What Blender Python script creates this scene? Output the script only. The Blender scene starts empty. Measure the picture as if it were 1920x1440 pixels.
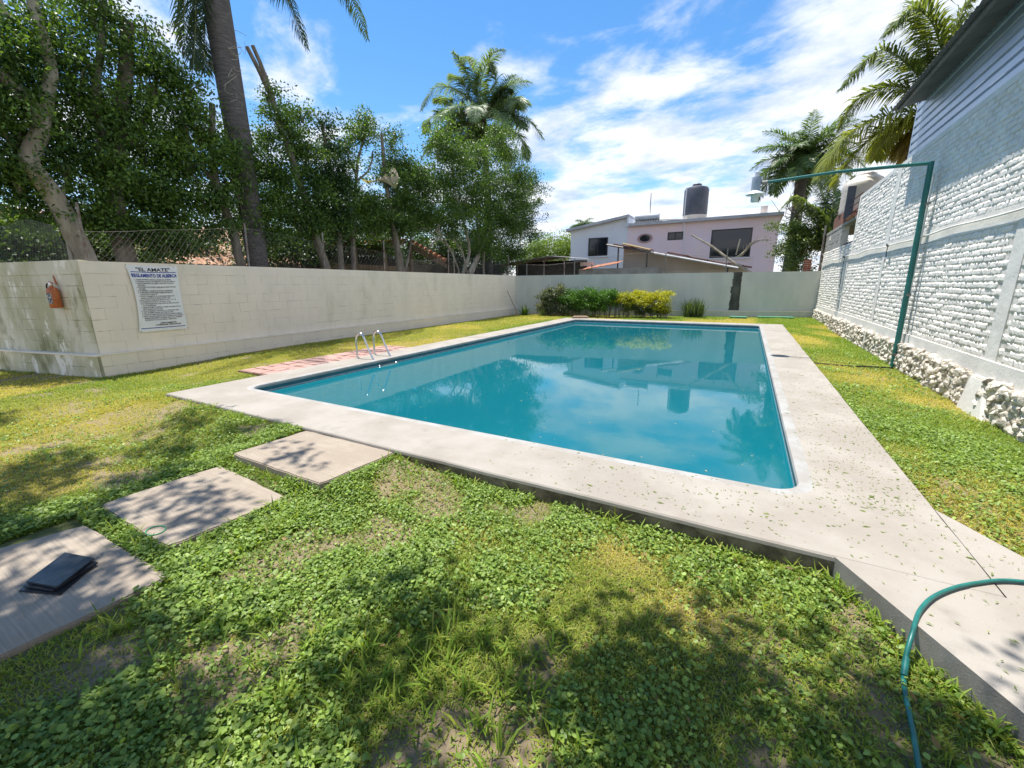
import bpy, bmesh, math, random
import numpy as np
from mathutils import Vector, Matrix

random.seed(7); RNG = np.random.default_rng(7)
PI = math.pi
scene = bpy.context.scene
COL = scene.collection

# ------------------------------------------------------------------ camera
H = 1.60
F_PX, CX, CY = 776.0, 960.0, 720.0
def _d(px, py): return np.array([px - CX, -(py - CY), -F_PX])
_v1 = _d(1404, 531); _v1 /= np.linalg.norm(_v1)
_x = -_d(-470, 547.5); _x -= _v1 * _x.dot(_v1); _x /= np.linalg.norm(_x)
ROT = np.array([_x, _v1, np.cross(_x, _v1)])
cam_data = bpy.data.cameras.new('camera'); cam = bpy.data.objects.new('camera', cam_data); COL.objects.link(cam)
cam_data.sensor_width = 36; cam_data.lens = 36 * F_PX / 1920; cam_data.clip_end = 2000; cam_data.clip_start = 0.05
M = Matrix.Identity(4)
for i in range(3):
    for j in range(3): M[i][j] = ROT[i][j]
M[2][3] = H
cam.matrix_world = M
scene.camera = cam

def at(px, py, x=None, y=None, z=None):
    """point of the place seen at a photo pixel, on the plane x=, y= or z="""
    r = ROT @ _d(px, py)
    t = x / r[0] if x is not None else (y / r[1] if y is not None else (z - H) / r[2])
    p = r * t; return Vector((p[0], p[1], p[2] + H))
def depth(p): return -(ROT.T @ (np.array(p) - [0, 0, H]))[2]

# ------------------------------------------------------------------ sun, sky, exposure
SUN_TO = Vector((-0.25, 0.085, 1.0)).normalized()
EL = math.asin(SUN_TO.z); AZ = math.atan2(SUN_TO.x, SUN_TO.y)
sun = bpy.data.lights.new('sun', 'SUN'); sun.energy = 4.1; sun.angle = math.radians(0.53); sun.color = (1.0, 0.955, 0.88)
sun_o = bpy.data.objects.new('sun', sun); COL.objects.link(sun_o); sun_o.location = (0, 0, 30)
sun_o.rotation_euler = SUN_TO.to_track_quat('Z', 'Y').to_euler()
world = bpy.data.worlds.new('World'); scene.world = world; world.use_nodes = True
wt = world.node_tree; wn = wt.nodes; wl = wt.links
for n in list(wn): wn.remove(n)
def W(t, **k):
    n = wn.new(t)
    for a, b in k.items(): setattr(n, a, b)
    return n
w_out = W('ShaderNodeOutputWorld'); w_bg = W('ShaderNodeBackground'); wl.new(w_bg.outputs[0], w_out.inputs[0])
SKY_S = 0.15
w_bg.inputs[1].default_value = SKY_S
sky = W('ShaderNodeTexSky'); sky.sky_type = 'NISHITA'; sky.sun_disc = False
sky.sun_elevation = EL; sky.sun_rotation = AZ; sky.altitude = 1200; sky.air_density = 1.25; sky.dust_density = 0.6; sky.ozone_density = 2.0
hs = W('ShaderNodeHueSaturation'); hs.inputs['Saturation'].default_value = 1.30; hs.inputs['Value'].default_value = 0.72
wl.new(sky.outputs[0], hs.inputs['Color'])
tc = W('ShaderNodeTexCoord'); sep = W('ShaderNodeSeparateXYZ'); wl.new(tc.outputs['Generated'], sep.inputs[0])
def wm(op, a, b=None, c=None, clamp=False):
    n = W('ShaderNodeMath'); n.operation = op; n.use_clamp = clamp
    for i, v in enumerate((a, b, c)):
        if v is None: continue
        if isinstance(v, (int, float)): n.inputs[i].default_value = v
        else: wl.new(v, n.inputs[i])
    return n.outputs[0]
zc = wm('ADD', wm('MAXIMUM', sep.outputs[2], 0.0), 0.13)
comb = W('ShaderNodeCombineXYZ'); wl.new(wm('DIVIDE', sep.outputs[0], zc), comb.inputs[0]); wl.new(wm('DIVIDE', sep.outputs[1], zc), comb.inputs[1])
def wnoise(scale, detail, rough, off, vec=None, dist=0.0):
    mp = W('ShaderNodeMapping'); wl.new(vec or comb.outputs[0], mp.inputs[0]); mp.inputs['Location'].default_value = off
    mp.inputs['Rotation'].default_value = (0, 0, 0.5); mp.inputs['Scale'].default_value = (1.0, 1.2, 1)
    n = W('ShaderNodeTexNoise'); wl.new(mp.outputs[0], n.inputs['Vector']); n.inputs['Scale'].default_value = scale
    n.inputs['Detail'].default_value = detail; n.inputs['Roughness'].default_value = rough; n.inputs['Distortion'].default_value = dist
    return n.outputs['Fac']
big = wnoise(0.55, 3, 0.5, (3.1, 1.7, 0)); fine = wnoise(2.6, 9, 0.62, (0.4, 5.2, 0), dist=0.25); mid = wnoise(1.15, 6, 0.6, (7.7, 2.2, 0), dist=0.3)
# the cloud bank lies to the right of the view and low over the horizon
bias = wm('ADD', wm('ADD', wm('MULTIPLY', sep.outputs[0], 0.16), 0.01), wm('MULTIPLY', wm('SUBTRACT', 0.38, sep.outputs[2]), 0.50))
dens = wm('ADD', wm('ADD', wm('MULTIPLY', big, 0.42), wm('MULTIPLY', mid, 0.62)), wm('ADD', wm('MULTIPLY', fine, 0.55), bias))
cr = W('ShaderNodeMapRange'); cr.interpolation_type = 'SMOOTHSTEP'; wl.new(dens, cr.inputs['Value'])
cr.inputs['From Min'].default_value = 0.66; cr.inputs['From Max'].default_value = 0.86
cov = wm('MULTIPLY', cr.outputs[0], 0.93, clamp=True)
shade = W('ShaderNodeMapRange'); wl.new(wnoise(2.2, 8, 0.62, (2.0, 9.0, 0)), shade.inputs['Value']); shade.inputs['From Min'].default_value = .34; shade.inputs['From Max'].default_value = .58; shade = shade.outputs[0]
cl = W('ShaderNodeMix', data_type='RGBA'); wl.new(shade, cl.inputs['Factor'])
cl.inputs['A'].default_value = (2.3, 2.75, 3.7, 1); cl.inputs['B'].default_value = (4.45, 4.45, 4.6, 1)
mx = W('ShaderNodeMix', data_type='RGBA'); wl.new(cov, mx.inputs['Factor']); wl.new(hs.outputs[0], mx.inputs['A']); wl.new(cl.outputs['Result'], mx.inputs['B'])
wl.new(mx.outputs['Result'], w_bg.inputs[0])
scene.view_settings.view_transform = 'Standard'; scene.view_settings.look = 'None'
scene.view_settings.exposure = 0.92; scene.view_settings.gamma = 1.0; scene.view_settings.use_curve_mapping = False
scene.cycles.max_bounces = 8; scene.cycles.transparent_max_bounces = 8
scene.cycles.caustics_reflective = False; scene.cycles.caustics_refractive = False

# ------------------------------------------------------------------ helpers
def tag(o, label=None, cat=None, group=None, kind=None):
    if label: o['label'] = label
    if cat: o['category'] = cat
    if group: o['group'] = group
    if kind: o['kind'] = kind
    return o
def empty(name, loc=(0, 0, 0), label=None, cat=None, group=None, rz=0):
    o = bpy.data.objects.new(name, None); COL.objects.link(o); o.location = loc; o.rotation_euler = (0, 0, rz)
    o.empty_display_size = .1
    return tag(o, label, cat, group)
def link(name, me, parent=None):
    o = bpy.data.objects.new(name, me); COL.objects.link(o)
    if parent is not None:
        o.parent = parent
        if tuple(parent.location) != (0, 0, 0) or parent.rotation_euler.z:
            o.matrix_parent_inverse = Matrix.LocRotScale(parent.location, parent.rotation_euler, None).inverted()
    return o
def np_mesh(name, V, Fs, mats, parent=None, cols=None, smooth=False):
    """Fs: (n,k) int array; one colour per vertex in cols (n,3)"""
    me = bpy.data.meshes.new(name); V = np.asarray(V, dtype=np.float32); Fs = np.asarray(Fs, dtype=np.int32)
    n, k = Fs.shape
    me.vertices.add(len(V)); me.vertices.foreach_set('co', V.ravel())
    me.loops.add(n * k); me.loops.foreach_set('vertex_index', Fs.ravel())
    me.polygons.add(n); me.polygons.foreach_set('loop_start', np.arange(n, dtype=np.int32) * k)
    if smooth: me.polygons.foreach_set('use_smooth', np.ones(n, dtype=bool))
    if cols is not None:
        a = me.color_attributes.new('Col', 'FLOAT_COLOR', 'POINT')
        c = np.ones((len(V), 4), dtype=np.float32); c[:, :3] = cols; a.data.foreach_set('color', c.ravel())
    me.materials.append(mats); me.update(calc_edges=True)
    return link(name, me, parent)

class MB:
    def __init__(s): s.v = []; s.f = []
    def add(s, vs, fs):
        o = len(s.v); s.v += [tuple(v) for v in vs]; s.f += [tuple(i + o for i in f) for f in fs]; return s
    def box(s, x0, x1, y0, y1, z0, z1):
        return s.add([(x0,y0,z0),(x1,y0,z0),(x1,y1,z0),(x0,y1,z0),(x0,y0,z1),(x1,y0,z1),(x1,y1,z1),(x0,y1,z1)],
                     [(0,3,2,1),(4,5,6,7),(0,1,5,4),(1,2,6,5),(2,3,7,6),(3,0,4,7)])
    def hexa(s, p):   # 8 points: bottom 4 (ccw), top 4
        return s.add(p, [(0,3,2,1),(4,5,6,7),(0,1,5,4),(1,2,6,5),(2,3,7,6),(3,0,4,7)])
    def prism(s, poly, vec):   # poly: planar loop of points, extruded by vec
        n = len(poly); vec = Vector(vec); a = [Vector(p) for p in poly]; b = [p + vec for p in a]
        return s.add(a + b, [tuple(range(n))[::-1], tuple(range(n, 2*n))] + [(i, (i+1) % n, n + (i+1) % n, n + i) for i in range(n)])
    def tube(s, pts, r, seg=8, cap=True):
        pts = [Vector(p) for p in pts]; n = len(pts); rs = r if isinstance(r, (list, tuple)) else [r] * n
        vs = []; up = None
        for i, p in enumerate(pts):
            t = (pts[min(i+1, n-1)] - pts[max(i-1, 0)]).normalized()
            if up is None:
                up = Vector((0,0,1)) if abs(t.z) < .9 else Vector((1,0,0))
            a = t.cross(up).normalized(); b = a.cross(t).normalized(); up = b
            for k in range(seg):
                an = 2*PI*k/seg; vs.append(p + (a*math.cos(an) + b*math.sin(an)) * rs[i])
        fs = [(i*seg+k, i*seg+(k+1)%seg, (i+1)*seg+(k+1)%seg, (i+1)*seg+k) for i in range(n-1) for k in range(seg)]
        if cap: fs += [tuple(range(seg))[::-1], tuple((n-1)*seg + k for k in range(seg))]
        return s.add(vs, fs)
    def lathe(s, c, prof, seg=24):  # prof: (r,z)
        vs = [(c[0]+r*math.cos(2*PI*k/seg), c[1]+r*math.sin(2*PI*k/seg), c[2]+z) for r, z in prof for k in range(seg)]
        n = len(prof)
        fs = [(i*seg+k, i*seg+(k+1)%seg, (i+1)*seg+(k+1)%seg, (i+1)*seg+k) for i in range(n-1) for k in range(seg)]
        fs += [tuple(range(seg))[::-1], tuple((n-1)*seg+k for k in range(seg))]
        return s.add(vs, fs)
    def mesh(s, name, mat, smooth=False, bevel=0):
        me = bpy.data.meshes.new(name); me.from_pydata(s.v, [], s.f); me.materials.append(mat)
        bm = bmesh.new(); bm.from_mesh(me); bmesh.ops.recalc_face_normals(bm, faces=bm.faces)
        if bevel: bmesh.ops.bevel(bm, geom=[e for e in bm.edges if len(e.link_faces) == 2 and e.calc_face_angle(0) > .6], offset=bevel, segments=2, affect='EDGES')
        bm.to_mesh(me); bm.free()
        if smooth:
            me.polygons.foreach_set('use_smooth', [True]*len(me.polygons))
            try: me.set_sharp_from_angle(angle=math.radians(40))
            except Exception: pass
        return me
    def build(s, name, mat, parent=None, smooth=False, bevel=0): return link(name, s.mesh(name, mat, smooth, bevel), parent)
def smooth_path(pts, n=6):
    pts = [Vector(p) for p in pts]; out = []
    P = [pts[0]] + pts + [pts[-1]]
    for i in range(1, len(P)-2):
        for k in range(n):
            t = k/n; a, b, c, d = P[i-1], P[i], P[i+1], P[i+2]
            out.append(.5*((2*b) + (c-a)*t + (2*a-5*b+4*c-d)*t*t + (3*b-a-3*c+d)*t**3))
    return out + [pts[-1]]

# value noise for masks
_grid = {}
def vnoise(x, y, s, seed=0):
    g = _grid.setdefault(seed, np.random.default_rng(1000+seed).random((128, 128)))
    x = np.asarray(x)/s + 50.3; y = np.asarray(y)/s + 50.7
    xi = np.floor(x).astype(int); yi = np.floor(y).astype(int); fx = x-xi; fy = y-yi; fx = fx*fx*(3-2*fx); fy = fy*fy*(3-2*fy)
    a = g[xi % 128, yi % 128]; b = g[(xi+1) % 128, yi % 128]; c = g[xi % 128, (yi+1) % 128]; d = g[(xi+1) % 128, (yi+1) % 128]
    return (a*(1-fx)+b*fx)*(1-fy) + (c*(1-fx)+d*fx)*fy
def fbm(x, y, s, seed=0): return .55*vnoise(x, y, s, seed)+.3*vnoise(x, y, s/2.1, seed+1)+.15*vnoise(x, y, s/4.3, seed+2)
def sstep(x, a, b): t = np.clip((np.asarray(x)-a)/(b-a), 0, 1); return t*t*(3-2*t)

# ------------------------------------------------------------------ materials
def material(name, rgb, rough=.8, metal=0, spec=.5, var=None, vscale=3, vdetail=6, bump=0, bscale=60, attr=False, trans=0, spots=None, coords='Object', streak=1.0, bump2=0, b2scale=8, contrast=(.35,.65)):
    """var: second colour mixed by noise; spots: (colour, scale, lo, hi) a third mixed by another noise"""
    m = bpy.data.materials.new(name); m.use_nodes = True; nt = m.node_tree; N = nt.nodes; L = nt.links
    b = N['Principled BSDF']; b.inputs['Roughness'].default_value = rough; b.inputs['Metallic'].default_value = metal
    b.inputs['Specular IOR Level'].default_value = spec
    t = N.new('ShaderNodeNewGeometry'); coords = 'Position'; mp = N.new('ShaderNodeMapping'); L.new(t.outputs[coords], mp.inputs[0]); mp.inputs['Scale'].default_value = (1, 1, 1/streak)
    def noise(sc, det=6, ro=.6, v=None):
        n = N.new('ShaderNodeTexNoise'); n.inputs['Scale'].default_value = sc; n.inputs['Detail'].default_value = det; n.inputs['Roughness'].default_value = ro
        L.new(v or mp.outputs[0], n.inputs['Vector']); return n.outputs['Fac']
    col = None
    if attr:
        a = N.new('ShaderNodeVertexColor'); a.layer_name = 'Col'; col = a.outputs[0]
    def mix(fac, A, B):
        x = N.new('ShaderNodeMix'); x.data_type = 'RGBA'
        for k, v in (('Factor', fac), ('A', A), ('B', B)):
            if isinstance(v, tuple): x.inputs[k].default_value = (*v, 1)
            else: L.new(v, x.inputs[k])
        return x.outputs['Result']
    def ramp(v, lo, hi):
        r = N.new('ShaderNodeMapRange'); r.interpolation_type = 'SMOOTHSTEP'; L.new(v, r.inputs['Value']); r.inputs['From Min'].default_value = lo; r.inputs['From Max'].default_value = hi
        return r.outputs[0]
    if var is not None: col = mix(ramp(noise(vscale, vdetail), *contrast), rgb, var)
    for sp in (spots or []):
        c = col if col is not None else rgb
        col = mix(ramp(noise(sp[1], 8, .65), sp[2], sp[3]), c, sp[0])
    if col is None: b.inputs['Base Color'].default_value = (*rgb, 1)
    else: L.new(col, b.inputs['Base Color'])
    if bump or bump2:
        prev = None
        for st, sc in ((bump2, b2scale), (bump, bscale)):
            if not st: continue
            bp = N.new('ShaderNodeBump'); bp.inputs['Strength'].default_value = 1.0; bp.inputs['Distance'].default_value = st
            L.new(noise(sc, 8, .65, t.outputs[coords]), bp.inputs['Height'])
            if prev: L.new(prev, bp.inputs['Normal'])
            prev = bp.outputs[0]
        L.new(prev, b.inputs['Normal'])
    if trans:
        tr = N.new('ShaderNodeBsdfTranslucent'); ms = N.new('ShaderNodeMixShader'); ms.inputs[0].default_value = trans
        g = N.new('ShaderNodeMix'); g.data_type = 'RGBA'; g.blend_type = 'MULTIPLY'; g.inputs['Factor'].default_value = 1
        if col is None: g.inputs['A'].default_value = (*rgb, 1)
        else: L.new(col, g.inputs['A'])
        g.inputs['B'].default_value = (1.5, 1.45, .55, 1)
        L.new(g.outputs['Result'], tr.inputs[0]); L.new(b.outputs[0], ms.inputs[1]); L.new(tr.outputs[0], ms.inputs[2])
        L.new(ms.outputs[0], N['Material Output'].inputs[0])
    return m

M_ = {}
M_['concrete'] = material('deck_concrete', (.295,.262,.222), .85, var=(.36,.327,.285), vscale=1.6, bump=.002, bscale=180, bump2=.004, b2scale=9,
    spots=[((.26,.235,.20), 2.3, .58, .78), ((.20,.18,.15), 130, .64, .74)])
M_['concrete_path'] = material('broomed_concrete', (.52,.475,.41), .9, var=(.62,.57,.50), vscale=3, bump=.002, bscale=150, spots=[((.36,.31,.26), 4, .58, .75)])
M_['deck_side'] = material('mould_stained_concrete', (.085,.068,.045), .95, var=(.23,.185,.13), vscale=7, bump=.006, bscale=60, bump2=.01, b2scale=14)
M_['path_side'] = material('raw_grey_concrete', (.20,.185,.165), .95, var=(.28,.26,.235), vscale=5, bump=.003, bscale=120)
M_['lip'] = material('white_painted_lip', (.36,.355,.34), .75, var=(.30,.28,.25), vscale=5, bump=.002, bscale=90)
M_['basin'] = material('teal_pool_paint', (.02,.12,.16), .6, var=(.03,.17,.21), vscale=4)
M_['scum'] = material('pale_waterline_deposit', (.50,.56,.58), .6, var=(.35,.42,.45), vscale=9)
M_['soil'] = material('soil', (.13,.115,.04), .98, attr=True, bump=.012, bscale=40, bump2=.02, b2scale=7, spots=[((.30,.235,.165), 30, .62, .70), ((.06,.045,.03), 22, .62, .72)])
M_['soil_dark'] = material('dark_joint_dirt', (.06,.05,.035), .95)
M_['outer_soil'] = material('outer_soil', (.12,.09,.05), .98, var=(.07,.08,.03), vscale=.6)
M_['cream_block'] = material('cream_painted_block', (.88,.78,.65), .85, var=(.82,.73,.61), vscale=2.2, bump=.004, bscale=45, streak=2.0, spots=[((.66,.59,.45), 1.1, .56, .80), ((.52,.47,.36), 5, .66, .80), ((.38,.34,.28), 38, .70, .76)])
M_['green_stain_dapple_block'] = material('algae_stain_sun_dapple_block', (.50,.46,.29), .9, var=(.70,.64,.50), vscale=1.5, bump=.003, bscale=70, streak=2.2, contrast=(.42,.58), spots=[((.24,.23,.11), 2.0, .52, .68), ((.88,.82,.70), 2.1, .57, .64)])  # algae stains, plus sunlit dapples painted into the colour as pale spots
M_['joint'] = material('mortar_joint', (.36,.32,.26), .95, var=(.78,.70,.59), vscale=3.5, bump=.003, bscale=80, contrast=(.40,.56))
M_['green_joint'] = material('algae_mortar_joint', (.22,.21,.13), .95, var=(.40,.37,.27), vscale=4)
M_['grey_block'] = material('grey_white_painted_block', (.66,.65,.58), .85, var=(.56,.57,.51), vscale=1.2, bump=.003, bscale=60, streak=2.5, spots=[((.30,.30,.22), 1.6, .62, .8)])
M_['white_brick'] = material('white_painted_brick', (.83,.78,.71), .8, var=(.70,.665,.61), vscale=2.5, bump=.007, bscale=38, bump2=.009, b2scale=12, spots=[((.30,.27,.22), 30, .66, .73)])
M_['white_plaster'] = material('white_painted_plaster', (.76,.73,.67), .8, var=(.66,.635,.59), vscale=2.0, bump=.004, bscale=40, bump2=.012, b2scale=4, spots=[((.34,.31,.27), 8, .72, .80)])
M_['white_joint'] = material('painted_mortar', (.58,.54,.48), .9, var=(.72,.68,.62), vscale=6, bump=.008, bscale=40)
M_['rubble'] = material('whitewashed_rubble', (.68,.62,.52), .9, var=(.28,.235,.175), vscale=11, bump=.015, bscale=26, contrast=(.45,.62))
M_['rubble_joint'] = material('rubble_mortar', (.30,.26,.20), .95, var=(.58,.53,.45), vscale=5, bump=.012, bscale=25)
M_['black_stain'] = material('black_damp_stain', (.045,.043,.038), .95, var=(.12,.12,.10), vscale=4, streak=3)
M_['ext_red'] = material('faded_red_orange_paint', (.42,.10,.03), .45, var=(.50,.16,.05), vscale=14)
M_['black'] = material('black_rubber', (.015,.015,.016), .5)
M_['black_plastic'] = material('black_plastic_sheet', (.012,.014,.02), .28, var=(.02,.023,.03), vscale=10, bump=.002, bscale=25)
M_['steel'] = material('stainless_steel', (.62,.62,.62), .22, 1.0)
M_['vinyl'] = material('white_vinyl_banner', (.84,.84,.83), .55, var=(.78,.78,.78), vscale=4, bump=.004, bscale=5)
M_['ink_black'] = material('black_ink', (.02,.02,.025), .7); M_['ink_blue'] = material('blue_ink', (.03,.06,.33), .7)
M_['label_grey'] = material('grey_black_label', (.08,.08,.09), .6, var=(.45,.45,.45), vscale=45, contrast=(.5,.56))
M_['green_paint'] = material('green_pole_paint', (.015,.13,.115), .4, var=(.02,.17,.15), vscale=5, spots=[((.42,.45,.42), 9, .66, .70)])
M_['hose'] = material('teal_hose', (.010,.13,.115), .38, var=(.015,.17,.15), vscale=16)
M_['white_enamel'] = material('white_enamel', (.72,.73,.72), .35); M_['lamp_grey'] = material('grey_lamp_body', (.30,.36,.42), .4, var=(.36,.42,.46), vscale=12)
M_['frost'] = material('frosted_glass', (.62,.68,.66), .3)
M_['heater'] = material('matt_silver_tank', (.42,.45,.48), .6, var=(.36,.39,.42), vscale=3)
M_['galv'] = material('galvanised_wire', (.24,.23,.21), .6, .4, var=(.10,.07,.05), vscale=3, contrast=(.5,.75))
M_['rust_post'] = material('rusty_post', (.16,.10,.07), .8, var=(.28,.26,.24), vscale=6)
M_['bark'] = material('grey_brown_bark', (.25,.215,.17), .95, var=(.14,.115,.085), vscale=6, bump=.02, bscale=14, streak=3)
M_['bark_pale'] = material('pale_bark', (.42,.37,.29), .95, var=(.26,.22,.16), vscale=5, bump=.015, bscale=12, streak=3)
M_['palm_trunk'] = material('dark_palm_trunk', (.15,.13,.12), .95, var=(.085,.075,.07), vscale=4, bump=.012, bscale=20, streak=.15)
M_['leaf'] = material('leaf', (.05,.1,.02), .46, attr=True, trans=.36, spec=.5)
M_['frond'] = material('frond', (.05,.1,.02), .42, attr=True, trans=.42, spec=.45)
M_['grass'] = material('grass_blade', (.08,.15,.03), .6, attr=True, trans=.38, spec=.25)
M_['weed'] = material('weed_leaf', (.08,.15,.03), .45, attr=True, trans=.36, spec=.35)
M_['rachis'] = material('palm_rachis', (.20,.22,.07), .6)
M_['wood'] = material('weathered_wood', (.22,.15,.09), .9, var=(.12,.085,.055), vscale=8, streak=6, bump=.004, bscale=40)
M_['rust_sheet'] = material('rusty_roof_sheet', (.26,.10,.06), .8, var=(.16,.075,.055), vscale=2.5, spots=[((.42,.38,.33), 3, .64, .7)])
M_['terracotta'] = material('terracotta_tile', (.46,.17,.08), .85, var=(.30,.12,.07), vscale=6, spots=[((.50,.40,.26), 5, .55, .7)])
M_['old_tile'] = material('weathered_terracotta_tile', (.52,.33,.21), .9, var=(.40,.20,.12), vscale=5, spots=[((.56,.50,.38), 7, .52, .66)])
M_['house_white'] = material('blue_white_house_paint', (.80,.82,.86), .85, var=(.74,.77,.83), vscale=.8)
M_['house_pink'] = material('pinkish_house_paint', (.90,.70,.70), .85, var=(.86,.72,.78), vscale=.35, spots=[((.88,.76,.66), .5, .55, .8)])
M_['house_trim'] = material('grey_roof_trim', (.42,.44,.47), .85, var=(.55,.56,.58), vscale=2)
M_['dark_glass'] = material('dark_window_glass', (.015,.017,.025), .06, spec=.6)
M_['frame_dark'] = material('dark_window_frame', (.035,.03,.03), .5)
M_['pink_frame'] = material('dusty_pink_frame', (.42,.27,.26), .8)
M_['tank_black'] = material('dark_grey_tank', (.075,.08,.10), .5, var=(.06,.065,.08), vscale=3)
M_['tank_cream'] = material('cream_tank', (.82,.74,.66), .45, var=(.66,.56,.50), vscale=2)
M_['concrete_grey'] = material('grey_concrete', (.33,.32,.30), .9, var=(.24,.23,.21), vscale=3, bump=.004, bscale=50)
M_['beige_wall'] = material('beige_wall', (.62,.54,.46), .9, var=(.52,.45,.38), vscale=1)
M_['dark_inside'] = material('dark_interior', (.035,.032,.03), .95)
M_['red_brick'] = material('red_brick', (.36,.11,.06), .9, var=(.26,.09,.06), vscale=12)
M_['siding'] = material('galvalume_siding', (.46,.53,.63), .38, .6, var=(.40,.47,.57), vscale=1.5)
M_['roof_under'] = material('weathered_roof_sheet', (.16,.16,.165), .6, .2, var=(.11,.11,.115), vscale=2)
M_['sail'] = material('beige_shade_cloth', (.56,.46,.34), .9, trans=.25)
M_['pink_stone'] = material('pink_paver', (.40,.235,.195), .9, var=(.45,.29,.245), vscale=2, bump=.004, bscale=60, spots=[((.42,.32,.26), 3, .62, .8)])
M_['pink_joint'] = material('paver_joint', (.27,.165,.12), .95)
M_['green_board'] = material('green_board', (.06,.22,.11), .7, var=(.10,.28,.16), vscale=4)
M_['straw'] = material('dry_straw', (.42,.31,.16), .95)
M_['ring'] = material('green_ring', (.05,.33,.16), .5)

# water: turbid teal, mirror-like from low angles, slightly rippled
def water_material():
    m = material('pool_water', (.0,.20,.25), .025, spec=.5); nt = m.node_tree; N = nt.nodes; L = nt.links; b = N['Principled BSDF']
    b.inputs['IOR'].default_value = 1.33
    t = N.new('ShaderNodeTexCoord'); n = N.new('ShaderNodeTexNoise'); L.new(t.outputs['Object'], n.inputs['Vector']); n.inputs['Scale'].default_value = 1.6; n.inputs['Detail'].default_value = 5; n.inputs['Roughness'].default_value = .6
    bp = N.new('ShaderNodeBump'); bp.inputs['Distance'].default_value = .0010; L.new(n.outputs['Fac'], bp.inputs['Height']); L.new(bp.outputs[0], b.inputs['Normal'])
    n2 = N.new('ShaderNodeTexNoise'); L.new(t.outputs['Object'], n2.inputs['Vector']); n2.inputs['Scale'].default_value = .35; n2.inputs['Detail'].default_value = 3
    x = N.new('ShaderNodeMix'); x.data_type = 'RGBA'; L.new(n2.outputs['Fac'], x.inputs['Factor']); x.inputs['A'].default_value = (.004,.105,.135,1); x.inputs['B'].default_value = (.006,.14,.175,1)
    L.new(x.outputs['Result'], b.inputs['Base Color']); return m
M_['water'] = water_material()

# ------------------------------------------------------------------ ground
PX0, PX1, PY0, PY1 = -7.10, 1.22, 2.60, 17.88     # outer deck
IX0, IX1, IY0, IY1 = -6.42, 0.48, 3.36, 17.25     # pool opening
DZ = .14
def ground_z(x, y):
    x = np.asarray(x, float); y = np.asarray(y, float)
    left = .11*sstep(-x, 7.6, 9.5)*sstep(y, 3.0, 6.0) + .085*sstep(-x, 6.9, 7.4)*(1-sstep(-x, 7.6, 9.5))*sstep(y, 2.8, 4.5)
    right = .10*(1-sstep(x, 1.25, 2.5))*sstep(x, 0, 1.2)*sstep(y, 3.2, 4.2)
    back = .08*sstep(y, 17.5, 18.2)
    slab1 = .078*sstep(x, -4.5, -4.1)*(1-sstep(x, -2.65, -2.2))*sstep(y, 1.74, 1.9)*(y < 3)
    left = np.maximum(left, .095*sstep(-x, 1.4, 3.6)*sstep(y, 1.7, 2.5)*(1-sstep(-x, 7.2, 8.6))*(y < 3.5))
    return np.maximum(np.maximum(np.maximum(left, slab1), right), back) + .018*(fbm(x, y, .8, 5)-.5)
xs = np.arange(-14.4, 3.21, .15); ys = np.arange(-4.2, 24.1, .15)
gx, gy = np.meshgrid(xs, ys, indexing='ij'); gz = ground_z(gx, gy)
V = np.stack([gx.ravel(), gy.ravel(), gz.ravel()], 1); ny = len(ys)
I, J = np.meshgrid(np.arange(len(xs)-1), np.arange(ny-1), indexing='ij'); a = (I*ny+J).ravel()
cxm = xs[I.ravel()]+.075; cym = ys[J.ravel()]+.075
keep = ~((cxm > PX0+.2) & (cxm < PX1-.2) & (cym > PY0+.2) & (cym < PY1-.2))
a = a[keep]
_gfix = (V, np.stack([a, a+ny, a+ny+1, a+1], 1))
tag(MB().add([(-500,-500,-.5),(500,-500,-.5),(500,500,-.5),(-500,500,-.5)], [(0,1,2,3)]).build('terrain', M_['outer_soil']), kind='structure')

# ------------------------------------------------------------------ pool deck
def round_rect(x0, x1, y0, y1, r, n=8, z=0.):
    out = []
    for cx, cy, a0 in ((x1-r, y0+r, -PI/2), (x1-r, y1-r, 0), (x0+r, y1-r, PI/2), (x0+r, y0+r, PI)):
        for k in range(n+1):
            t = a0 + PI/2*k/n; out.append(Vector((cx+r*math.cos(t), cy+r*math.sin(t), z)))
    return out
def ring_mesh(outer, inner, name, mat):
    bm = bmesh.new(); ov = [bm.verts.new(p) for p in outer]; iv = [bm.verts.new(p) for p in inner]
    for L_ in (ov, iv):
        for i in range(len(L_)): bm.edges.new((L_[i], L_[(i+1) % len(L_)]))
    bmesh.ops.triangle_fill(bm, edges=bm.edges[:], use_beauty=True, normal=(0,0,1))
    for f in bm.faces:
        if f.normal.z < 0: f.normal_flip()
    me = bpy.data.meshes.new(name); bm.to_mesh(me); bm.free(); me.materials.append(mat); return me
LIPW = .10
outer = []
def edge_pts(a, b, n):
    return [Vector(a).lerp(Vector(b), i/n) for i in range(n)]
bx = .012
o_ = edge_pts((PX0, PY0, DZ), (PX1, PY0, DZ), 40) + edge_pts((PX1, PY0, DZ), (PX1, PY1, DZ), 60) + edge_pts((PX1, PY1, DZ), (PX0, PY1, DZ), 40) + edge_pts((PX0, PY1, DZ), (PX0, PY0, DZ), 60)
wob = lambda p, s=.018: Vector((p.x + s*(float(fbm(p.x, p.y, .5, 31))-.5), p.y + s*(float(fbm(p.x, p.y, .5, 35))-.5), p.z))
o_ = [wob(p) for p in o_]
deck = empty('pool_deck', (0,0,0)); tag(deck, kind='structure')
inn = round_rect(IX0-LIPW, IX1+LIPW, IY0-LIPW, IY1+LIPW, .30, z=DZ)
link('deck_slab', ring_mesh(o_, inn, 'deck_slab', M_['concrete']), deck)
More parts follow.
